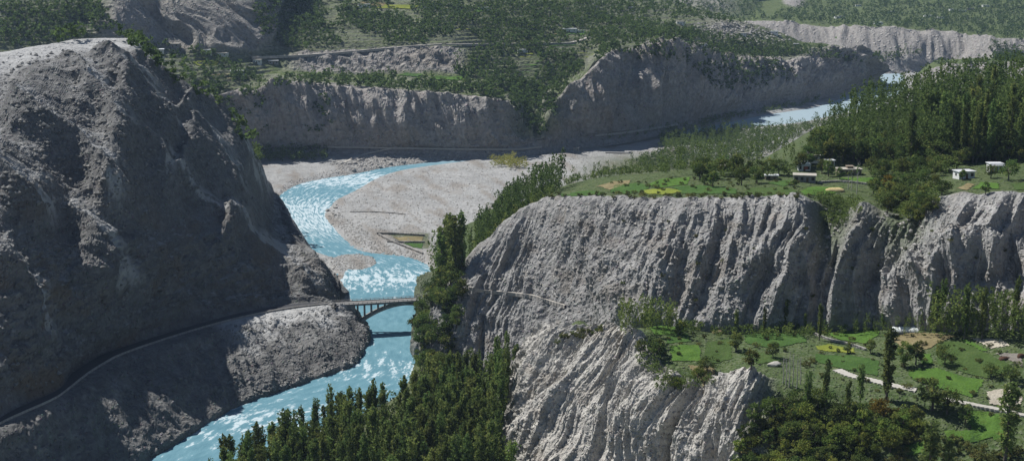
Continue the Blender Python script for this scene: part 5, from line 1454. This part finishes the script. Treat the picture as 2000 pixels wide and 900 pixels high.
# bare pale stems and leggy young poplars
def bare_stem(px, py, h, label, group, tuft=0.0):
    p = spot(px, py)[0]
    e = empty("bare_tree", tuple(p))
    tag(e, label, "bare tree", group)
    r = np.random.default_rng(px)
    part("trunk", [tube([(0, 0, -0.5), (0.1, 0, h * .4), (0.15 * r.normal(), 0.1, h * .75), (0, 0, h)], [0.16, 0.13, 0.09, 0.02])], M['pale_bark'], e, True)
    pc = []
    for i in range(10):
        z = h * r.uniform(0.35, 0.95); a = r.uniform(0, 6.28); L = h * 0.16 * r.uniform(.6, 1.2)
        pc.append(tube([(0, 0, z), (L * .3 * math.cos(a), L * .3 * math.sin(a), z + L * .6), (L * .45 * math.cos(a), L * .45 * math.sin(a), z + L * 1.1)], [0.05, 0.035, 0.01], 4))
    part("branches", pc, M['pale_bark'], e, True)
    if tuft:
        q, t = broad_pts(r, 1, 0.5, 8, 16, 0.0)
        q = q * np.array([1.6, 1.6, h * tuft]) + np.array([0, 0, h * (1.02 - tuft)])
        v, f = quads(q, r.uniform(.3, .6, len(q)), np.array([0, 0, .3]), r)
        link(bpy.data.objects.new("crown", mesh_np("crown", v, f, M['poplar'], False, {"tone": np.repeat(t, 4)})), e)
for px, py, h in [(1535, 752, 10), (1541, 756, 12), (1548, 754, 11), (1556, 758, 10), (1563, 750, 9), (1529, 748, 8)]:
    bare_stem(px, py, h, "bare pale stem in the leafless clump on the thicket's upper side", "bare stems of the thicket")
bare_stem(1673, 380, 13, "leggy pale-stemmed poplar with a tufted top on the plateau rim, tallest of three", None, 0.45)
bare_stem(1663, 372, 9, "leggy pale stem with small tuft beside the tallest rim stem", None, 0.35)
bare_stem(1656, 371, 8, "shortest leggy pale stem of three on the plateau rim", None, 0.3)

# ------------------------------------------------------------------ stones
def rock_mesh(seed, mat):
    r = np.random.default_rng(seed)
    import bmesh
    bm = bmesh.new(); bmesh.ops.create_icosphere(bm, subdivisions=2, radius=1.0)
    V = np.array([v.co[:] for v in bm.verts]); Fc = np.array([[v.index for v in f.verts] for f in bm.faces]); bm.free()
    V = V * (1 + 0.35 * fbm(V[:, 0] * 1.1 + seed, V[:, 1] * 1.1, V[:, 2] * 1.1, 3))[:, None] * np.array([1.0, 0.8, 0.65])
    return mesh_np("boulder", V, Fc, M[mat], False)
RM = [rock_mesh(i, 'stone') for i in range(5)]
pr = hit(1512, 714)[0]
o = link(bpy.data.objects.new("pale_rock", rock_mesh(31, 'dirt'))); o.location = (pr[0], pr[1], pr[2] + 0.6); o.scale = (2.4, 1.7, 1.2); o.rotation_euler = (0.1, -0.1, 0.3)
tag(o, "white weathered rock knob at the thicket's upper end by the bare stems", "rock")
def boulders(pts, smin, smax, label, group, seed):
    r = np.random.default_rng(seed)
    for p in pts:
        o = link(bpy.data.objects.new("boulder", RM[r.integers(5)]))
        s = smin + (smax - smin) * r.random() ** 2
        o.location = (p[0], p[1], p[2] + 0.25 * s); o.scale = (s * r.uniform(.8, 1.3), s, s * r.uniform(.8, 1.2)); o.rotation_euler = (r.uniform(-.4, .4), r.uniform(-.4, .4), r.uniform(0, 6.28))
        tag(o, label, "boulder", group)
boulders(scatter_px([(645, 318), (760, 300), (900, 300), (1000, 298), (1060, 292), (1040, 300), (900, 312), (760, 325), (690, 336)], 110, 4, seed=71), 0.9, 2.6, "grey boulder in the rock field at the foot of the shaded cliff", "boulders under the shaded cliff", 1)
boulders(scatter_px([(620, 425), (640, 400), (665, 400), (650, 440)], 8, 4, only=('valley_floor',), seed=72), 0.8, 2.2, "dark boulder at the water's edge on the tip of the gravel bar", "boulders at the gravel bar tip", 2)
boulders(scatter_px([(640, 740), (700, 700), (725, 668), (715, 700), (660, 740)], 30, 1.5, only=('valley_floor', 'mountain_slope'), seed=73), 0.5, 1.3, "pale boulder on the bank under the near end of the arch bridge", "boulders under the bridge", 3)
def stones(name, specs):
    base = np.array([(1, 0, 0), (-1, 0, 0), (0, 1, 0), (0, -1, 0), (0, 0, 1), (0, 0, -1)], float)
    fc = np.array([(0, 2, 4), (2, 1, 4), (1, 3, 4), (3, 0, 4), (2, 0, 5), (1, 2, 5), (3, 1, 5), (0, 3, 5)])
    V = []; Fc = []; o = 0
    for poly, n, s0, s1, seed, only in specs:
        r = np.random.default_rng(seed)
        for p in scatter_px(poly, n, 0.5, only=only, seed=seed):
            s = s0 + (s1 - s0) * r.random() ** 2.5
            v = base * s * (0.6 + 0.6 * r.random((6, 3)) * 1.0) * np.array([1, 1, .7])
            a = r.uniform(0, 6.28); v = v @ np.array([[math.cos(a), -math.sin(a), 0], [math.sin(a), math.cos(a), 0], [0, 0.2, 1]])
            V.append(v + p + np.array([0, 0, 0.1 * s])); Fc.append(fc + o); o += 6
    me = mesh_np(name, np.concatenate(V), np.concatenate(Fc), M['shale_stone' if name == "scree_blocks" else 'stone'], False)
    tag(link(bpy.data.objects.new(name, me)), kind="stuff")
VF = ('valley_floor',)
stones("river_stones", [
    ([(640, 322), (760, 300), (900, 298), (1060, 288), (1200, 272), (1280, 262), (1180, 285), (1040, 302), (900, 316), (700, 338)], 1600, 0.5, 1.8, 1, VF),
    ([(530, 400), (590, 372), (720, 336), (760, 322), (660, 330), (560, 355)], 500, 0.4, 1.3, 2, VF),
    ([(640, 400), (740, 345), (990, 310), (1000, 380), (830, 470), (700, 470), (640, 430)], 1500, 0.35, 1.1, 3, VF),
    ([(640, 425), (700, 480), (830, 515), (830, 500), (740, 470), (660, 415)], 700, 0.35, 1.1, 4, VF),
    ([(640, 492), (740, 492), (760, 530), (650, 528)], 500, 0.3, 0.9, 5, None),
    ([(470, 785), (600, 740), (690, 704), (720, 665), (715, 640), (700, 690), (590, 732), (470, 775)], 350, 0.3, 0.9, 6, None),
    ([(540, 470), (520, 410), (560, 440), (640, 515), (680, 580), (660, 560)], 160, 0.3, 1.0, 7, None),
    ([(1060, 300), (1280, 290), (1260, 320), (1040, 330)], 350, 0.4, 1.0, 8, VF)])
MS = ('mountain_slope',)
stones("scree_blocks", [
    ([(0, 110), (200, 90), (300, 160), (500, 380), (480, 420), (250, 420), (0, 400)], 1700, 0.4, 1.7, 11, MS),
    ([(0, 400), (250, 420), (400, 560), (160, 720), (0, 800)], 500, 0.4, 1.5, 12, MS),
    ([(430, 640), (650, 600), (700, 660), (560, 770), (470, 780)], 800, 0.3, 1.1, 13, MS),
    ([(560, 480), (640, 490), (670, 580), (600, 590)], 250, 0.4, 1.2, 14, MS)])
stones("cliff_stones", [
    ([(910, 560), (1060, 400), (1560, 390), (1600, 440), (1840, 400), (2000, 390), (2000, 600), (1500, 640), (1200, 600)], 2600, 0.3, 1.1, 21, ('plateau',)),
    ([(980, 890), (1060, 690), (1180, 645), (1260, 680), (1300, 760), (1450, 740), (1440, 890)], 1100, 0.2, 0.8, 22, ('terrace',)),
    ([(1350, 45), (1480, 42), (1560, 75), (1500, 90), (1350, 70)], 500, 1.0, 3.2, 23, ('far_hillside',)),
    ([(560, 280), (700, 262), (1000, 262), (1050, 285), (600, 290)], 400, 0.6, 1.8, 24, ('far_hillside',))])

# ------------------------------------------------------------------ haze
def haze():
    m = bpy.data.materials.new("haze_air"); m.use_nodes = True
    nt = m.node_tree
    for n in list(nt.nodes): nt.nodes.remove(n)
    out = N(nt, "ShaderNodeOutputMaterial"); v = N(nt, "ShaderNodeVolumePrincipled")
    v.inputs["Color"].default_value = (0.52, 0.70, 1.0, 1)
    v.inputs["Density"].default_value = 0.000042
    v.inputs["Anisotropy"].default_value = 0.25
    nt.links.new(v.outputs[0], out.inputs["Volume"])
    V, Fc = box_vf(0, 2425, 420, 6900, 5300, 856)
    o = link(bpy.data.objects.new("haze", mesh_np("haze", V, np.array(Fc), m, False)))
    tag(o, kind="stuff")
haze()
